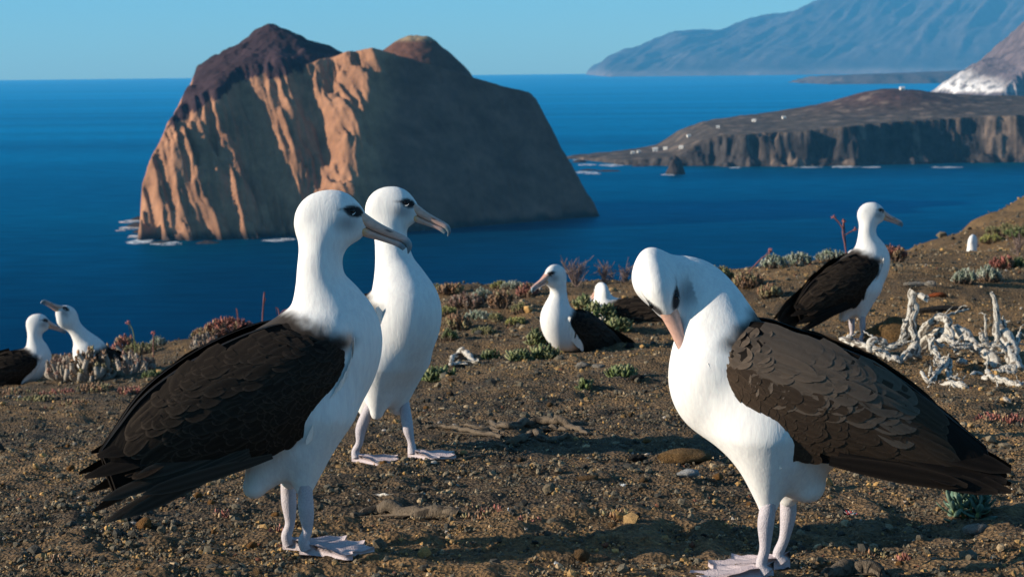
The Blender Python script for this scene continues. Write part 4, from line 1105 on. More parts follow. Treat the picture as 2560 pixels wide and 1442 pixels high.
ground_branches('stick', 'thin pale dry stick lying beside the left foreground bird', 'stick', [[(895, 1240, 3.5), (950, 1243, 4.5), (1000, 1250, 4), (1062, 1243, 2.5)]], M_BLEACH, 7, .1, .8)
ground_branches('twig', 'white bone-like bent twig among the small green plants', 'twig', [[(1128, 915, 5), (1138, 893, 7), (1158, 890, 8), (1178, 902, 8), (1190, 908, 5)], [(1125, 918, 5), (1150, 914, 5), (1168, 914, 3)]], M_BLEACH, 7, .1, .8)
ground_branches('log', 'short dark rotten piece of wood half buried in the gravel', 'log', [[(880, 1302, 10), (950, 1292, 17), (1060, 1292, 19), (1138, 1290, 17)]], M_ROOT, 14, .05, .2, .1)
ground_branches('branch_stub', 'grey cracked driftwood stub at the bottom edge of the frame', 'driftwood', [[(2060, 1448, 14), (2110, 1434, 24), (2150, 1436, 26), (2215, 1452, 18)]], M_ROOT, 14, .06, .3, .12)

# --- stones
def stone_mesh(seed, sub=2, rough=0.25, flat=0.7):
    bm = bmesh.new(); bmesh.ops.create_icosphere(bm, subdivisions=sub, radius=1.0)
    v = np.array([q.co[:] for q in bm.verts])
    d = 1 + rough * 1.3 * fbm(v[:, 0] * 1.3 + seed, v[:, 1] * 1.3, v[:, 2] * 1.3, seed, 2) + rough * 0.7 * fbm(v[:, 0] * 4, v[:, 1] * 4 + seed, v[:, 2] * 4, seed + 3, 3)
    v = v * d[:, None] * np.array([1.15, 0.9, flat])
    for q, c in zip(bm.verts, v): q.co = c
    me = bpy.data.meshes.new('stone'); bm.to_mesh(me); bm.free()
    me.polygons.foreach_set('use_smooth', np.ones(len(me.polygons), bool)); return me
def stone_mat(name, c, bscale=8.0, bump=0.12, pit=True):
    t = NT(name); co = t.coord('Object'); n1 = t.noise(co, bscale, 6, 0.7); n2 = t.noise(co, 2.2, 3, 0.6)
    k = t.mix(1.0, c, t.ramp(n1, [(0.3, (0.45, 0.45, 0.46)), (0.7, (1.5, 1.45, 1.4))]), 'MULTIPLY')
    k = t.mix(1.0, k, t.ramp(n2, [(0.3, (0.8, 0.78, 0.76)), (0.7, (1.2, 1.2, 1.2))]), 'MULTIPLY')
    t.base(k).p(Roughness=0.92, Specular_IOR_Level=0.15); t.bump(n1, 0.9, bump); return t.m
SM = {'brown': stone_mat('brown_stone', (0.21, 0.13, 0.065)), 'orange': stone_mat('rusty_stone', (0.33, 0.17, 0.06)), 'dark': stone_mat('black_cinder', (0.045, 0.042, 0.040)), 'pale': stone_mat('pale_stone', (0.46, 0.42, 0.37)),
      'grey': stone_mat('grey_stone', (0.17, 0.15, 0.13)), 'red': stone_mat('red_stone', (0.50, 0.13, 0.045)), 'guano': stone_mat('guano_stone', (0.62, 0.63, 0.64), 14), 'scoria': stone_mat('porous_scoria', (0.27, 0.165, 0.075), 11, .25)}
SME = {}
def stone(name, px, py, rpx, kind, label, cat='stone', group=None, stretch=(1, 1, 1), sub=3, sink=0.25, seed=None):
    p = ground_hit(px, py); r = rpx / (FPX / p.y); seed = seed if seed is not None else int(px * 7 + py) % 97
    key = (seed if group is None else seed % 5, sub, kind)
    if key not in SME: SME[key] = stone_mesh(key[0] + 1, sub, 0.30 if kind != 'scoria' else 0.22); SME[key].materials.append(SM[kind])
    o = link(name, SME[key]); o.location = p + Vector((0, 0, r * (0.7 * stretch[2] - sink))); o.scale = (r * stretch[0], r * stretch[1], r * stretch[2])
    o.rotation_euler = (0, 0, (seed * 1.7) % 6.28)
    if seed and stretch != (1, 1, 1): o.rotation_euler = (0, 0, 0.1)
    return tag(o, label, cat, group)
stone('scoria_rock', 1716, 1160, 50, 'scoria', 'flat brown porous rock lying left of the preening bird', stretch=(1.15, .8, .62), sink=.1)
stone('guano_stone', 1722, 1198, 22, 'guano', 'lumpy white and blue-grey stone left of the preening bird\'s belly', stretch=(1.2, .8, .7))
stone('stone', 1453, 1400, 20, 'brown', 'single rounded brown stone at bottom centre, between the foreground birds')
stone('stone', 1946, 1404, 19, 'orange', 'tan stone touching the heel of the preening bird\'s rear foot')
stone('stone', 1840, 1440, 22, 'brown', 'brown stone just in front of the preening bird\'s nearer foot')
stone('rubble_lump', 2442, 1342, 26, 'pale', 'pale crumbly lump on the gravel at lower right', stretch=(1, .8, 1))
stone('stone', 362, 1322, 21, 'orange', 'orange-brown stone beneath the left bird\'s tail')
stone('stone', 344, 1306, 14, 'dark', 'dark stone touching the orange-brown one beneath the left tail')
stone('stone', 1455, 922, 14, 'pale', 'left of two pale stones in front of the sitting middle bird', stretch=(1.1, .8, .9))
stone('stone', 1498, 920, 13, 'pale', 'right of two pale stones in front of the sitting middle bird', stretch=(1.1, .8, .8))
stone('cinder_ball', 1574, 876, 12, 'dark', 'round black cinder behind the sitting middle bird\'s tail')
stone('mound', 2238, 862, 62, 'scoria', 'large brown earthy mound between the standing bird and the driftwood', 'mound', stretch=(1.0, .9, .95), sink=.3)
stone('slab', 2346, 742, 13, 'red', 'brick-red slab of rock above the driftwood tangle', stretch=(1.6, .8, .7))
stone('stone', 2325, 720, 12, 'pale', 'pale rounded stone just above the brick-red slab')
stone('stone', 1790, 755, 11, 'pale', 'pale stone on the slope behind the preening bird\'s neck')
stone('stone', 2360, 775, 40, 'dark', 'long low dark rock behind the driftwood tangle', stretch=(1.7, .6, .35))
stone('stone', 2290, 715, 17, 'pale', 'pale flat stone beside the standing bird\'s breast', stretch=(1.8, .7, .45))
stone('rock', 2215, 645, 22, 'brown', 'rough brown rock on the ridge beside the standing bird\'s neck', stretch=(.9, .8, 1.2))
stone('stone', 1548, 952, 12, 'grey', 'mauve-grey stone below the pale green weed at centre', stretch=(1.4, .9, .7))
stone('stone', 1590, 956, 13, 'dark', 'dark stone right of the mauve-grey stone at centre', stretch=(1.2, .9, .8))
stone('stone', 1590, 1150, 15, 'dark', 'black stone left of the flat brown porous rock', stretch=(1.3, .9, .8))
stone('stone', 1470, 1200, 16, 'brown', 'brown oblong stone at centre, right of the dark roots', stretch=(1.5, .8, .7))
stone('stone', 780, 1180, 12, 'grey', 'grey stone beside the left bird\'s thigh')
stone('stone', 935, 1160, 18, 'brown', 'brown stone under the toes of the second bird\'s rear foot', stretch=(1.4, .9, .6), sink=.4)
stone('orange_fragment', 1412, 738, 10, 'red', 'bright orange fragment right behind the sitting middle bird\'s neck', 'fragment')
rs = random.Random(11)
KIND = {'brown': 'rounded brown', 'dark': 'black cinder', 'orange': 'rusty orange', 'grey': 'dull grey', 'pale': 'pale whitish'}
def zone(px, py):
    if py > 1330: r = ['in the bottom left corner', 'below the left bird\'s tail feathers', 'in front of the left bird\'s feet', 'at the bottom edge left of centre', 'at the bottom edge near the rounded brown stone', 'in front of the preening bird\'s toes', 'right of the preening bird\'s feet', 'in the bottom right corner']
    elif py > 1150: r = ['at the left edge level with the left bird\'s wingtip', 'under the left bird\'s tail', 'beside the left bird\'s legs', 'near the thin pale stick', 'in the open gravel at centre', 'beside the flat porous rock', 'under the preening bird\'s tail', 'at the right edge under the preening bird\'s wingtip']
    elif py > 1000: r = ['on bare soil at the left edge', 'behind the left bird\'s wing', 'behind the left bird\'s breast', 'beside the dark weathered roots', 'just above the dark weathered roots', 'left of the preening bird\'s breast', 'behind the preening bird', 'at the right edge below the driftwood']
    else: r = ['below the far left birds', 'behind the left bird\'s back', 'behind the left bird\'s neck', 'near the bone-like twig', 'below the sitting middle bird', 'behind the preening bird\'s head', 'near the standing bird\'s feet', 'around the driftwood tangle']
    return r[min(7, max(0, int(px / 320)))]
for i in range(80):
    px = rs.uniform(-20, 2580); py = 1440 - 560 * rs.random() ** 1.25
    if px < 500 and py < 980 or py < 900 and px < 1250: continue
    kd = rs.choices(['brown', 'dark', 'orange', 'grey', 'pale'], [.4, .2, .28, .04, .08])[0]
    stone('pebble', px, py, rs.uniform(6, 15) * (0.55 + 0.45 * (py - 880) / 560) * (.6 if kd == 'pale' else 1), kd, 'small ' + KIND[kd] + ' pebble ' + zone(px, py), 'pebble', kd + ' pebbles on the gravel', sub=2, seed=i)

# --- plants
def leaf_blades(bases, dirs, L, W, thick=0.25, curl=0.15, jitter=0.0):
    """fleshy leaves: each a tapered 4-sided blade (8 triangles + tip)"""
    n = len(bases); d = dirs / (np.linalg.norm(dirs, axis=1)[:, None] + 1e-9)
    up = np.tile(np.array([0, 0, 1.0]), (n, 1)) + rng.normal(0, .25, (n, 3))
    s = np.cross(d, up); s /= np.linalg.norm(s, axis=1)[:, None] + 1e-9; u = np.cross(s, d)
    L = np.broadcast_to(L, n)[:, None]; W = np.broadcast_to(W, n)[:, None]
    ring = []
    for t, w in ((0, .35), (.45, 1.0), (.8, .75)):
        c = bases + d * L * t + u * L * curl * t * t
        for a, b in ((1, 0), (0, thick), (-1, 0), (0, -thick)): ring.append(c + s * W * .5 * w * a + u * W * .5 * w * b)
    tip = bases + d * L + u * L * curl
    V = np.stack(ring + [tip], 1)
    f = []
    for k in (0, 4):
        for j in range(4): f.append((k + j, k + (j + 1) % 4, k + 4 + (j + 1) % 4, k + 4 + j))
    F4 = np.array(f); F3 = np.array([(8 + j, 8 + (j + 1) % 4, 12, 12) for j in range(4)])
    FF = np.concatenate([F4, F3])
    F = (FF[None] + (np.arange(n) * 13)[:, None, None]).reshape(-1, 4)
    return V.reshape(-1, 3), F
def mesh_mixed(name, V, F):
    tri = F[:, 2] == F[:, 3]
    me = bpy.data.meshes.new(name)
    loops = np.concatenate([F[~tri].ravel(), F[tri][:, :3].ravel()]).astype(np.int32); nq, nt = (~tri).sum(), tri.sum()
    st = np.concatenate([np.arange(nq) * 4, nq * 4 + np.arange(nt) * 3]).astype(np.int32)
    me.vertices.add(len(V)); me.vertices.foreach_set('co', np.asarray(V, np.float32).ravel())
    me.loops.add(len(loops)); me.loops.foreach_set('vertex_index', loops)
    me.polygons.add(len(st)); me.polygons.foreach_set('loop_start', st); me.polygons.foreach_set('use_smooth', np.ones(len(st), bool))
    me.update(calc_edges=True); return me
def leaf_mat(name, rough=0.6):
    t = NT(name); a = t.attr('tint').outputs['Color']; n = t.noise(t.coord('Object'), 60, 3, 0.6)
    t.base(t.mix(1.0, a, t.ramp(n, [(0.3, (0.7, 0.7, 0.7)), (0.7, (1.3, 1.3, 1.3))]), 'MULTIPLY')).p(Roughness=rough, Specular_IOR_Level=0.3)
    return t.m
M_LEAF = leaf_mat('leaf'); 
def stem_mat(name, c):
    t = NT(name); n = t.noise(t.coord('Object'), 40, 4, 0.6)
    t.base(t.mix(1.0, c, t.ramp(n, [(0.3, (0.6, 0.6, 0.6)), (0.7, (1.35, 1.3, 1.25))]), 'MULTIPLY')).p(Roughness=0.85); t.bump(n, .5, .01); return t.m
M_STEM = {'pale': stem_mat('pale_stem', (0.30, 0.26, 0.22)), 'brown': stem_mat('brown_stem', (0.13, 0.085, 0.06)), 'pink': stem_mat('pink_stalk', (0.20, 0.075, 0.07)), 'dry': stem_mat('dry_twig', (0.20, 0.14, 0.125)), 'green': stem_mat('green_stem', (0.14, 0.17, 0.06))}
PAL = {'red': [(0.22, 0.07, 0.055), (0.30, 0.12, 0.09), (0.16, 0.06, 0.045), (0.24, 0.16, 0.09)], 'rust': [(0.24, 0.13, 0.07), (0.17, 0.10, 0.06), (0.22, 0.18, 0.09)], 'green': [(0.085, 0.115, 0.035), (0.13, 0.15, 0.06), (0.055, 0.075, 0.028), (0.19, 0.19, 0.09)],
       'silver': [(0.24, 0.26, 0.20), (0.17, 0.20, 0.14), (0.31, 0.32, 0.26)], 'olive': [(0.16, 0.15, 0.06), (0.11, 0.10, 0.045), (0.22, 0.19, 0.09)], 'pale': [(0.28, 0.23, 0.19), (0.18, 0.12, 0.09), (0.24, 0.13, 0.10)], 'blue': [(0.07, 0.12, 0.085), (0.10, 0.15, 0.10)], 'yellow': [(0.26, 0.24, 0.07), (0.18, 0.18, 0.06)]}
def plant(name, px, py, w, h, kind, label, nros=14, leaf=(.022, .009), pal='red', stem='brown', cat='plant', group=None, stems=True, upright=.4, srad=.004, Y=None, nleaf=9):
    base = ground_hit(px, py) if Y is None else on_ground(px, py, Y)
    k = FPX / base.y; w, h = w / k, h / k                              # size given in photo pixels
    root = empty(name, base - Vector((0, 0, .005)), rng.uniform(0, 6.28)); tag(root, label, cat, group)
    tips, segs = [], []
    for i in range(nros):
        r = math.sqrt((i + .5) / nros) * w * .5; a = i * 2.399 + rng.uniform(-.3, .3)
        hh = h * (1 - .55 * (r / (w * .5)) ** 2) * rng.uniform(.35 if srad > .006 else .65, 1.05)
        t = np.array([r * math.cos(a), r * math.sin(a), hh])
        b = np.array([t[0] * .35, t[1] * .35, -.01]); mid = (b + t) / 2 + np.array([t[0] * .25, t[1] * .25, -.05 * hh])
        mid = mid + rng.normal(0, .15 * hh, 3) * np.array([1, 1, .3]); sr = srad * rng.uniform(.5, 1.15); tips.append(t); segs.append(([b, mid, t], [sr * 1.3, sr * 1.1, sr]))
    tips = np.array(tips)
    nl = nros * nleaf; ti = np.repeat(np.arange(nros), nleaf); j = np.tile(np.arange(nleaf), nros)
    az = j * 2.399 + ti; el = np.interp(j / nleaf, [0, 1], [R(75), R(5)]) * (0.6 + upright)
    dirs = np.stack([np.cos(az) * np.cos(el), np.sin(az) * np.cos(el), np.sin(el)], -1) + rng.normal(0, .12, (nl, 3))
    bb = tips[ti] - np.array([0, 0, 1]) * (j / nleaf)[:, None] * leaf[0] * .8
    V, F = leaf_blades(bb, dirs, leaf[0] * rng.uniform(.7, 1.15, nl), leaf[1] * rng.uniform(.8, 1.2, nl), .35)
    me = mesh_mixed('leaves', V, F)
    cols = np.array(PAL[pal])[rng.integers(0, len(PAL[pal]), nros)][ti] * rng.uniform(.7, 1.3, (nl, 1))
    set_color(me, 'tint', np.repeat(cols, 13, 0)); link('leaves', me, M_LEAF, root)
    if stems: link('stem', tube_mesh(segs, 6, .06, nros), M_STEM[stem], root)
    return root
RB = 'on the clifftop edge'
plant('red_succulent', 575, 838, 130, 44, 'r', 'large pinkish-red succulent clump on the ridge behind the left bird\'s back', 60, (.030, .012), 'red')
plant('red_succulent', 510, 846, 60, 28, 'r', 'rusty succulent clump left of the large pinkish-red one', 24, (.026, .011), 'rust')
plant('red_succulent', 313, 872, 56, 32, 'r', 'small rounded reddish succulent with a thin stalk above it', 22, (.026, .011), 'red')
plant('silver_bush', 396, 868, 40, 26, 'r', 'small whitish cushion bush on the left ridge', 24, (.020, .007), 'silver')
plant('silver_bush', 520, 872, 90, 40, 'r', 'pale grey knobbly succulent below the pinkish-red clump', 34, (.022, .011), 'pale', stem='pale', srad=.008)
plant('stubby_succulent', 165, 944, 110, 62, 's', 'pale thick-stemmed succulent right beside the left edge bird', 34, (.024, .011), 'pale', stem='pale', srad=.011)
plant('stubby_succulent', 232, 946, 120, 84, 's', 'tallest pale thick-stemmed succulent in front of the skyward bird', 38, (.024, .011), 'rust', stem='pale', srad=.012)
plant('stubby_succulent', 322, 934, 130, 52, 's', 'pale thick-stemmed succulent to the right of the skyward bird', 40, (.024, .012), 'pale', stem='pale', srad=.011)
plant('stubby_succulent', 278, 918, 90, 66, 's', 'brownish succulent just behind the row of pale thick stems', 26, (.024, .011), 'red', stem='pale', srad=.010)
plant('green_shrub', 8, 948, 76, 56, 'g', 'dark green low shrub at the left edge of the frame', 40, (.022, .009), 'blue')
plant('green_shrub', 350, 888, 90, 28, 'g', 'yellowish-brown low bush on the left ridge below the stalk', 34, (.020, .008), 'olive')
plant('green_weed', 378, 944, 50, 16, 'g', 'small grey-green weed below the left ridge succulents', 12, (.024, .009), 'green')
MATS = ['broad rusty creeping mat at the left edge below the left edge bird', 'reddish creeping mat just below the leftmost pale-stemmed succulent', 'rusty creeping mat below the tallest pale-stemmed succulent', 'olive creeping mat lowest of all at far left', 'small reddish creeping mat below the rightmost pale-stemmed succulent', 'rusty creeping mat right of the olive one at far left', "smallest reddish mat right behind the left bird's back"]
for i, (px, py, w, pal) in enumerate([(40, 985, 120, 'rust'), (150, 985, 110, 'red'), (240, 972, 90, 'rust'), (90, 1005, 100, 'olive'), (330, 978, 70, 'red'), (190, 1010, 80, 'rust'), (430, 1000, 60, 'red')]):
    plant('ground_cover', px, py, w, 9, 'm', MATS[i], 46, (.014, .008), pal, stems=False, group='creeping mats at far left', nleaf=6)
CEN = [(1092, 726, 40, 14, 'olive', 'brown cushion at the very edge of the cliff beside the second bird\'s breast'), (1125, 732, 70, 18, 'rust', 'low brown cushion second from the second bird along the cliff edge'), (1165, 768, 90, 34, 'pale', 'grey-brown dry cushion bush nearest to the second bird\'s breast'),
       (1205, 755, 60, 36, 'silver', 'greyish bush in the middle of the scrub right of the second bird'), (1250, 720, 50, 16, 'yellow', 'yellow-green tuft on the cliff edge left of the sitting middle bird'), (1285, 722, 60, 18, 'silver', 'pale green tuft on the cliff edge close to the sitting middle bird'),
       (1145, 822, 66, 36, 'rust', 'coppery rosette succulent right of the second bird\'s breast'), (1252, 772, 64, 44, 'rust', 'brown-pink rosette bush in the scrub left of the sitting middle bird'), (1318, 742, 56, 28, 'red', 'reddish low bush touching the sitting middle bird\'s breast'),
       (1125, 856, 40, 26, 'green', 'bright green leafy tuft beside the second bird\'s breast'), (1195, 800, 80, 20, 'silver', 'flat grey-green mat below the dry cushion bush'), (1115, 785, 60, 18, 'yellow', 'flat olive-yellow mat beside the second bird\'s shoulder'),
       (1300, 785, 44, 26, 'olive', 'dark olive bush left of the sitting middle bird\'s breast'), (1290, 812, 50, 18, 'yellow', 'yellowish weed left of the sitting middle bird\'s belly'), (1210, 838, 60, 14, 'olive', 'low brown mat under the coppery rosette'), (1240, 806, 34, 20, 'olive', 'small dark tuft at the centre of the scrub')]
for px, py, w, h, pal, lab in CEN:
    plant('scrub_bush', px, py, w, h, 'c', lab, max(14, int(w * .5)), (.026 if pal in ('rust', 'red') else .018, .012 if pal in ('rust', 'red') else .007), pal)
GRN = [(1500, 812, 100, 52, 'leafy green bush partly hiding the nesting bird'), (1462, 772, 50, 34, 'green rosette bush directly behind the sitting bird\'s back'), (1548, 826, 60, 30, 'green leafy plant right of the bush at the nest'),
       (1342, 862, 46, 36, 'dark green leafy sprig in front of the sitting middle bird\'s breast'), (1300, 902, 60, 22, 'low green leafy weed left of the sitting middle bird\'s feet'), (1362, 898, 70, 24, 'yellow-green leafy weed just in front of the sitting bird'), (1412, 880, 46, 36, 'upright leafy weed overlapping the sitting bird\'s wing'), (1225, 898, 40, 16, 'small green weed right of the bone-like twig'),
       (1095, 950, 84, 22, 'green weed on the gravel under the second bird\'s belly'), (1555, 942, 66, 20, 'pale green weed on the gravel left of the preening bird'), (1462, 972, 26, 10, 'tiny pale green sprout in the gravel left of the preening bird')]
for px, py, w, h, lab in GRN:
    plant('green_weed', px, py, w, h, 'g', lab, max(6, int(w * .22)), (.036, .017), 'green', 'green', upright=.2, nleaf=8)
plant('green_weed', 2425, 1290, 110, 70, 'g', 'dark blue-green leafy plant under the preening bird\'s wingtips', 11, (.038, .016), 'blue', 'green', upright=.2, nleaf=7)
RID = [(1800, 704, 70, 34, 'olive', 'olive-brown bush on the ridge touching the preening bird\'s neck'), (1870, 716, 80, 34, 'rust', 'rusty-olive bush on the ridge, second from the preening bird\'s neck'), (1925, 742, 60, 30, 'rust', 'reddish bush below the silver ridge plants'), (1935, 672, 70, 34, 'silver', 'silver-green plant with orange tips on the right ridge'),
       (1995, 664, 72, 32, 'silver', 'silver-white bush at the middle of the right ridge'), (2078, 655, 80, 30, 'silver', 'silver bush on the ridge close to the standing bird'), (2120, 690, 44, 20, 'yellow', 'yellow-green tuft behind the standing bird\'s back'), (2238, 656, 56, 44, 'red', 'dark reddish succulent mound on the ridge in front of the standing bird\'s neck'),
       (2412, 708, 60, 34, 'silver', 'left of two silver-green clumps on the right slope'), (2472, 702, 66, 36, 'silver', 'right of two silver-green clumps on the right slope'), (2478, 606, 60, 20, 'yellow', 'yellow-green tuft beside the distant nestled bird'), (2546, 596, 70, 26, 'green', 'green tuft at the right edge above the slope'), (2520, 588, 120, 26, 'olive', 'straw-coloured grassy mound at right'),
       (2548, 668, 40, 20, 'green', 'small green weed at the right edge of the slope'), (2505, 672, 60, 30, 'red', 'dry reddish bush at right below the grassy mound'), (1690, 718, 40, 14, 'olive', 'low olive tuft seen behind the preening bird\'s head')]
for px, py, w, h, pal, lab in RID:
    fine = pal in ('silver', 'yellow')
    plant('ridge_bush', px, py, w, h, 'r', lab, max(14, int(w * .6)), (.024, .008) if fine else (.026, .011), pal, upright=.6 if fine else .4)
plant('creeping_weed', 2500, 1050, 120, 14, 'm', 'pinkish creeping weed below the driftwood at the right edge', 40, (.014, .007), 'red', stems=False, nleaf=6)
SPRIGS = ['reddish dry sprigs right of the dark rotten wood piece', 'rusty dry sprigs at bottom centre right of the white down feather', "reddish dry sprigs at the shadow's edge left of the preening bird's feet", "rusty dry sprigs left of the left bird's feet", 'reddish sprigs at the bottom left corner', 'rusty dry sprigs just above the white down feather', "dark pink sprigs behind the preening bird's heel", "rusty sprigs right of the preening bird's feet at the bottom", 'reddish sprigs touching the end of the dark rotten wood', "dry sprigs beneath the left bird's tail feathers"]
for i, (px, py, w) in enumerate([(1200, 1296, 90), (1320, 1306, 70), (1545, 1302, 90), (700, 1335, 60), (130, 1400, 60), (1230, 1278, 60), (2180, 1395, 90), (2260, 1408, 60), (1185, 1275, 50), (560, 1290, 60)]):
    plant('dry_sprig', px, py, w, 9, 'm', SPRIGS[i], 9, (.012, .006), 'red' if i % 2 else 'rust', stems=False, group='reddish sprigs on the foreground gravel', nleaf=5)

def stalk(name, pts, r, label, mat='pink', buds=True, Y=11.5, side=()):
    q = [P(a, b, Y) for a, b in pts]; base = Vector((q[0].x, q[0].y, gz(q[0].x, q[0].y)))
    q[0] = base.copy(); root = empty(name, base); tag(root, label, 'flower stalk'); k = FPX / Y
    link('stem', tube_mesh([([tuple(v - base) for v in q], [r * .55 / k] * len(q))] + [([tuple(P(a, b, Y) - base) for a, b in s], [r * .4 / k] * len(s)) for s in side], 6, .04), M_STEM[mat], root)
    ends = [q[-1]] + [P(*s[-1], Y) for s in side]
    for e in ends if buds else []:
        n = 14; d = rng.normal(0, 1, (n, 3)); V, F = leaf_blades(np.tile(np.array(tuple(e - base)), (n, 1)), d, 7 / k, 4 / k, .6)
        me = mesh_mixed('bud', V, F); set_color(me, 'tint', np.tile((.34, .12, .11), (len(V), 1))); link('bud', me, M_LEAF, root)
    return root
stalk('flower_stalk', [(338, 870), (333, 830), (320, 806)], 2.2, 'thin greenish flower stalk rising from the small reddish succulent', 'green')
stalk('flower_stalk', [(655, 826), (657, 780), (661, 730)], 3.0, 'tallest thin red stalk behind the left bird\'s back', 'pink', False, side=[[(657, 770), (664, 745)]])
stalk('flower_stalk', [(700, 800), (697, 778), (689, 768)], 2.4, 'short forked red stalk next to the left bird\'s neck', 'pink', False, side=[[(698, 788), (706, 778), (716, 773)]])
stalk('flower_stalk', [(596, 800), (594, 785), (590, 770)], 2.0, 'short thin red stalk above the pinkish-red clump', 'pink', False)
stalk('flower_stalk', [(382, 862), (383, 846), (384, 832)], 1.8, 'tiny stalk above the whitish cushion bush', 'pink')
stalk('flower_stalk', [(1868, 690), (1888, 662), (1908, 643), (1922, 636), (1926, 626)], 3.0, 'pink arching stalk on the ridge right of the preening bird\'s neck', 'pink', True, 12.0)
stalk('flower_stalk', [(2119, 650), (2112, 610), (2107, 580), (2109, 552)], 3.6, 'tall pink branching flower stalk left of the standing bird\'s neck', 'pink', True, 12.2, side=[[(2108, 575), (2098, 556), (2084, 543)], [(2110, 590), (2122, 582), (2138, 574)]])
def twig_bush(name, px, py, w, h, label, n=26):
    base = ground_hit(px, py); k = FPX / base.y; w, h = w / k, h / k; root = empty(name, base); tag(root, label, 'bush'); segs = []
    for i in range(n):
        a = rng.uniform(0, 6.28); r = rng.uniform(.1, 1) * w * .5; z = h * rng.uniform(.45, 1.0)
        e = np.array([r * math.cos(a), r * math.sin(a) * .7, z]); m = e * .5 + rng.normal(0, .012, 3); segs.append(([(0, 0, -.01), tuple(m), tuple(e)], [.0024, .0019, .001]))
        for j in range(3):
            t = rng.uniform(.45, .95); b = e * t; c = b + rng.normal(0, .028, 3) + np.array([0, 0, .018]); segs.append(([tuple(b), tuple((b + c) / 2 + rng.normal(0, .004, 3)), tuple(c)], [.0016, .0012, .0008]))
    link('twigs', tube_mesh(segs, 5, .03), M_STEM['dry'], root); return root
twig_bush('dry_bush', 1440, 716, 80, 66, 'dry pinkish twiggy bush on the cliff edge right above the sitting bird\'s back', 30)
twig_bush('dry_bush', 1512, 712, 70, 54, 'dry twiggy bush right of the pinkish one on the cliff edge', 22)
twig_bush('dry_bush', 1560, 706, 50, 40, 'smallest dry twiggy bush beside the preening bird\'s head', 14)
twig_bush('dry_bush', 2545, 640, 50, 50, 'thin dry twigs at the right edge of the slope', 12)

# --- small litter
def litter(name, px, py, r, pal, label, cat, n=16):
    p = ground_hit(px, py); k = FPX / p.y; d = rng.normal(0, 1, (n, 3)); d[:, 2] = np.abs(d[:, 2]) * .6
    V, F = leaf_blades(rng.normal(0, r * .3 / k, (n, 3)) * np.array([1, 1, .2]), d, r / k, r * .35 / k, .3)
    me = mesh_mixed(name, V, F); set_color(me, 'tint', np.repeat(np.array(pal)[rng.integers(0, len(pal), n)], 13, 0)); o = link(name, me, M_LEAF); o.location = p + Vector((0, 0, r * .2 / k)); return tag(o, label, cat)
WH = [(.7, .71, .72), (.62, .63, .64)]
litter('down_feather', 1272, 1286, 11, WH, 'white down feather on the gravel at bottom centre', 'feather')
litter('down_feather', 1392, 1412, 7, WH, 'tiny white down feather near the single rounded brown stone', 'feather')
litter('down_feather', 1556, 1222, 9, WH, 'small bluish-white feather left of the guano-white stone', 'feather')
litter('debris', 2128, 1288, 14, WH + [(.5, .06, .06)], 'scrap of red and white debris below the preening bird\'s tail', 'debris', 20)

# ------------------------------------------------------------------ huts, sea stack and surf far below
def hut(px, py, Y, w, l, h, label, dome=False):
    p = P(px, py, Y); z = headland_z(p.x, p.y); root = empty('hut', (p.x, p.y, z - .5), rs.uniform(-.4, .4)); tag(root, label, 'hut', 'white huts on the headland')
    wv = [(x, y, zz) for zz in (0, h + .5) for x, y in ((-w, -l), (w, -l), (w, l), (-w, l))]
    link('wall', mesh_np('wall', wv, [(0, 1, 5, 4), (1, 2, 6, 5), (2, 3, 7, 6), (3, 0, 4, 7), (0, 3, 2, 1)], False), M_HUT, root)
    e = .6; rv = [(-w - e, -l - e, h + .45), (w + e, -l - e, h + .45), (w + e, l + e, h + .45), (-w - e, l + e, h + .45), (-w - e, 0, h + .5 + w * .6), (w + e, 0, h + .5 + w * .6)]
    me = bpy.data.meshes.new('roof'); me.from_pydata(rv, [], [(0, 1, 5, 4), (2, 3, 4, 5), (0, 4, 3), (1, 2, 5), (0, 3, 2, 1)]); link('roof', me, M_HUTROOF, root)
    link('door', mesh_np('door', [(-.7, -l - .05, .5), (.7, -l - .05, .5), (.7, -l - .05, 2.6), (-.7, -l - .05, 2.6)], [(0, 1, 2, 3)], False), M_STEM['brown'], root)
M_HUT = stone_mat('whitewash', (0.78, 0.76, 0.72), .4, .02); M_HUTROOF = stone_mat('pale_roof', (0.66, 0.64, 0.61), .4, .02)
for px, py, Y, w, lab in [(1582, 381, 3230, 4.5, 'leftmost white hut on the low tip of the headland'), (1597, 378, 3240, 4, 'second white hut from the left on the low headland tip'), (1638, 375, 3240, 6, 'largest white hut in the middle of the low headland'), (1664, 376, 3240, 5, 'white hut just right of the largest one'),
                          (1722, 371, 3200, 4.5, 'white hut at the foot of the headland slope'), (1885, 305, 3290, 5, 'white hut on the skyline halfway up the headland'), (1960, 293, 3300, 4.5, 'white hut highest on the headland skyline slope'), (1703, 394, 3100, 5, 'white hut near the water right behind the sea stack'),
                          (1795, 312, 3200, 4, 'small white hut at the shoulder of the headland slope'), (2255, 240, 3395, 6, 'white building on top of the dark headland hill')]:
    hut(px, py, Y, w * .62, w * .5, 2.6 if w < 5.5 else 3.6, lab)

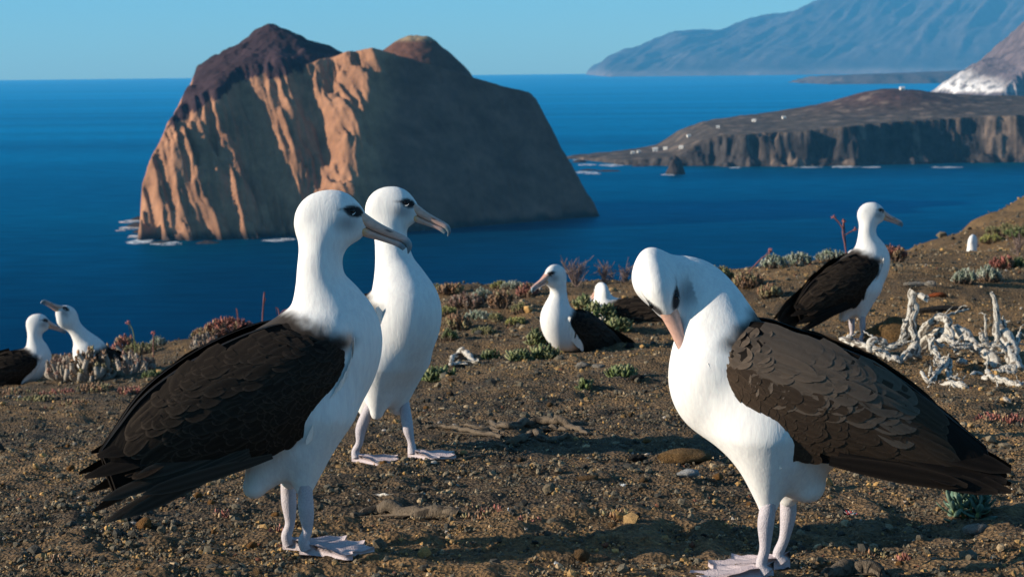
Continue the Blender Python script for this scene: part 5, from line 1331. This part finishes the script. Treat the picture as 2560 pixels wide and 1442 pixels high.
def rock_islet(name, px, py, Y, rx, h, seed, parent=None):
    bm = bmesh.new(); bmesh.ops.create_icosphere(bm, subdivisions=4, radius=1.0); v = np.array([q.co[:] for q in bm.verts])
    d = 1 + .32 * fbm(v[:, 0] * 1.7 + seed, v[:, 1] * 1.7, v[:, 2] * 1.7, seed, 5); v = v * d[:, None]; tp = np.clip(1 - .45 * np.clip(v[:, 2], 0, 1), .3, 1)
    v[:, 0] *= rx * tp; v[:, 1] *= rx * tp; v[:, 2] *= h
    for q, c in zip(bm.verts, v): q.co = c
    me = bpy.data.meshes.new(name); bm.to_mesh(me); bm.free(); me.polygons.foreach_set('use_smooth', np.ones(len(me.polygons), bool))
    set_color(me, 'tint', np.tile((.045, .037, .036), (len(me.vertices), 1)) * (1 + .5 * fbm(v[:, 0] / 3, v[:, 1] / 3, v[:, 2] / 3, 3, 3))[:, None])
    p = P(px, py, Y); o = link(name, me, M_STACK); o.location = (p.x, p.y, SEA - 1); return tag(o, kind='structure')
M_STACK = rock_mat('stack_rock', 1.5, .2)
rock_islet('sea_stack', 1688, 430, 2790, 13.5, 25, 3)
for i, (px, py, rx, h) in enumerate([(1448, 404, 14, 5), (1490, 398, 22, 8), (1532, 404, 20, 7), (1470, 424, 20, 2.5), (1520, 426, 26, 2.5), (1565, 410, 18, 5), (1600, 414, 16, 4)]):
    Y = 150 * FPX / (py - (183.9 - .01048 * px)); rock_islet('islet', px, py, Y, rx, h, 10 + i)
for i, (px, py, rx, h) in enumerate([(345, 548, 9, 4), (342, 566, 12, 5), (350, 580, 8, 4), (520, 606, 14, 3), (400, 606, 12, 2.6)]):
    Y = 150 * FPX / (py - (183.9 - .01048 * px)); rock_islet('islet', px, py, Y, rx, h, 30 + i)
def surf():
    V, F, o = [], [], 0
    for px, py, w, dpt in [(330, 552, 26, 10), (325, 568, 30, 12), (340, 590, 22, 8), (352, 603, 34, 12), (365, 599, 26, 10), (420, 609, 40, 7), (690, 600, 30, 6), (715, 598, 22, 5), (300, 575, 14, 5), (1465, 411, 22, 12), (1530, 412, 30, 14), (1462, 430, 30, 14), (1480, 433, 20, 8),
                           (1558, 410, 16, 10), (2110, 416, 34, 12), (2180, 417, 24, 8), (1835, 418, 16, 8), (2020, 417, 30, 8), (2360, 417, 40, 8), (1668, 436, 18, 8), (1444, 399, 12, 8)]:
        Y = 150 * FPX / (py - (183.9 - .01048 * px)); p = P(px, py, Y); k = Y / FPX; n = 26
        a = np.linspace(0, 2 * np.pi, n, endpoint=False); rr = 1 + .55 * fbm(np.cos(a) * 2 + px, np.sin(a) * 2, 0.0, 7, 4)
        V.append(np.c_[p.x + w * k * rr * np.cos(a) * 1.0, p.y + dpt * rr * np.sin(a) * 2.2, np.full(n, SEA + .35)]); V.append(np.array([[p.x, p.y, SEA + .6]]))
        F += [(o + j, o + (j + 1) % n, o + n) for j in range(n)]; o += n + 1
    me = mesh_np('surf', np.concatenate(V), F)
    t = NT('sea_foam'); n1 = t.noise(t.coord('Object', (.10, .10, .1)), 1.0, 5, .7)
    tr = t.new('BsdfTransparent'); mx = t.new('MixShader'); t.base((.75, .78, .8)).p(Roughness=.8)
    t.l.new(t.ramp(n1, [(.42, 0.0), (.58, 1.0)]), mx.inputs[0]); t.l.new(tr.outputs[0], mx.inputs[1]); t.l.new(t.b.outputs[0], mx.inputs[2]); t.l.new(mx.outputs[0], t.out.inputs['Surface'])
    tag(link('surf', me, t.m), 'white surf breaking along the rocky shores', None, None, 'stuff')
surf()
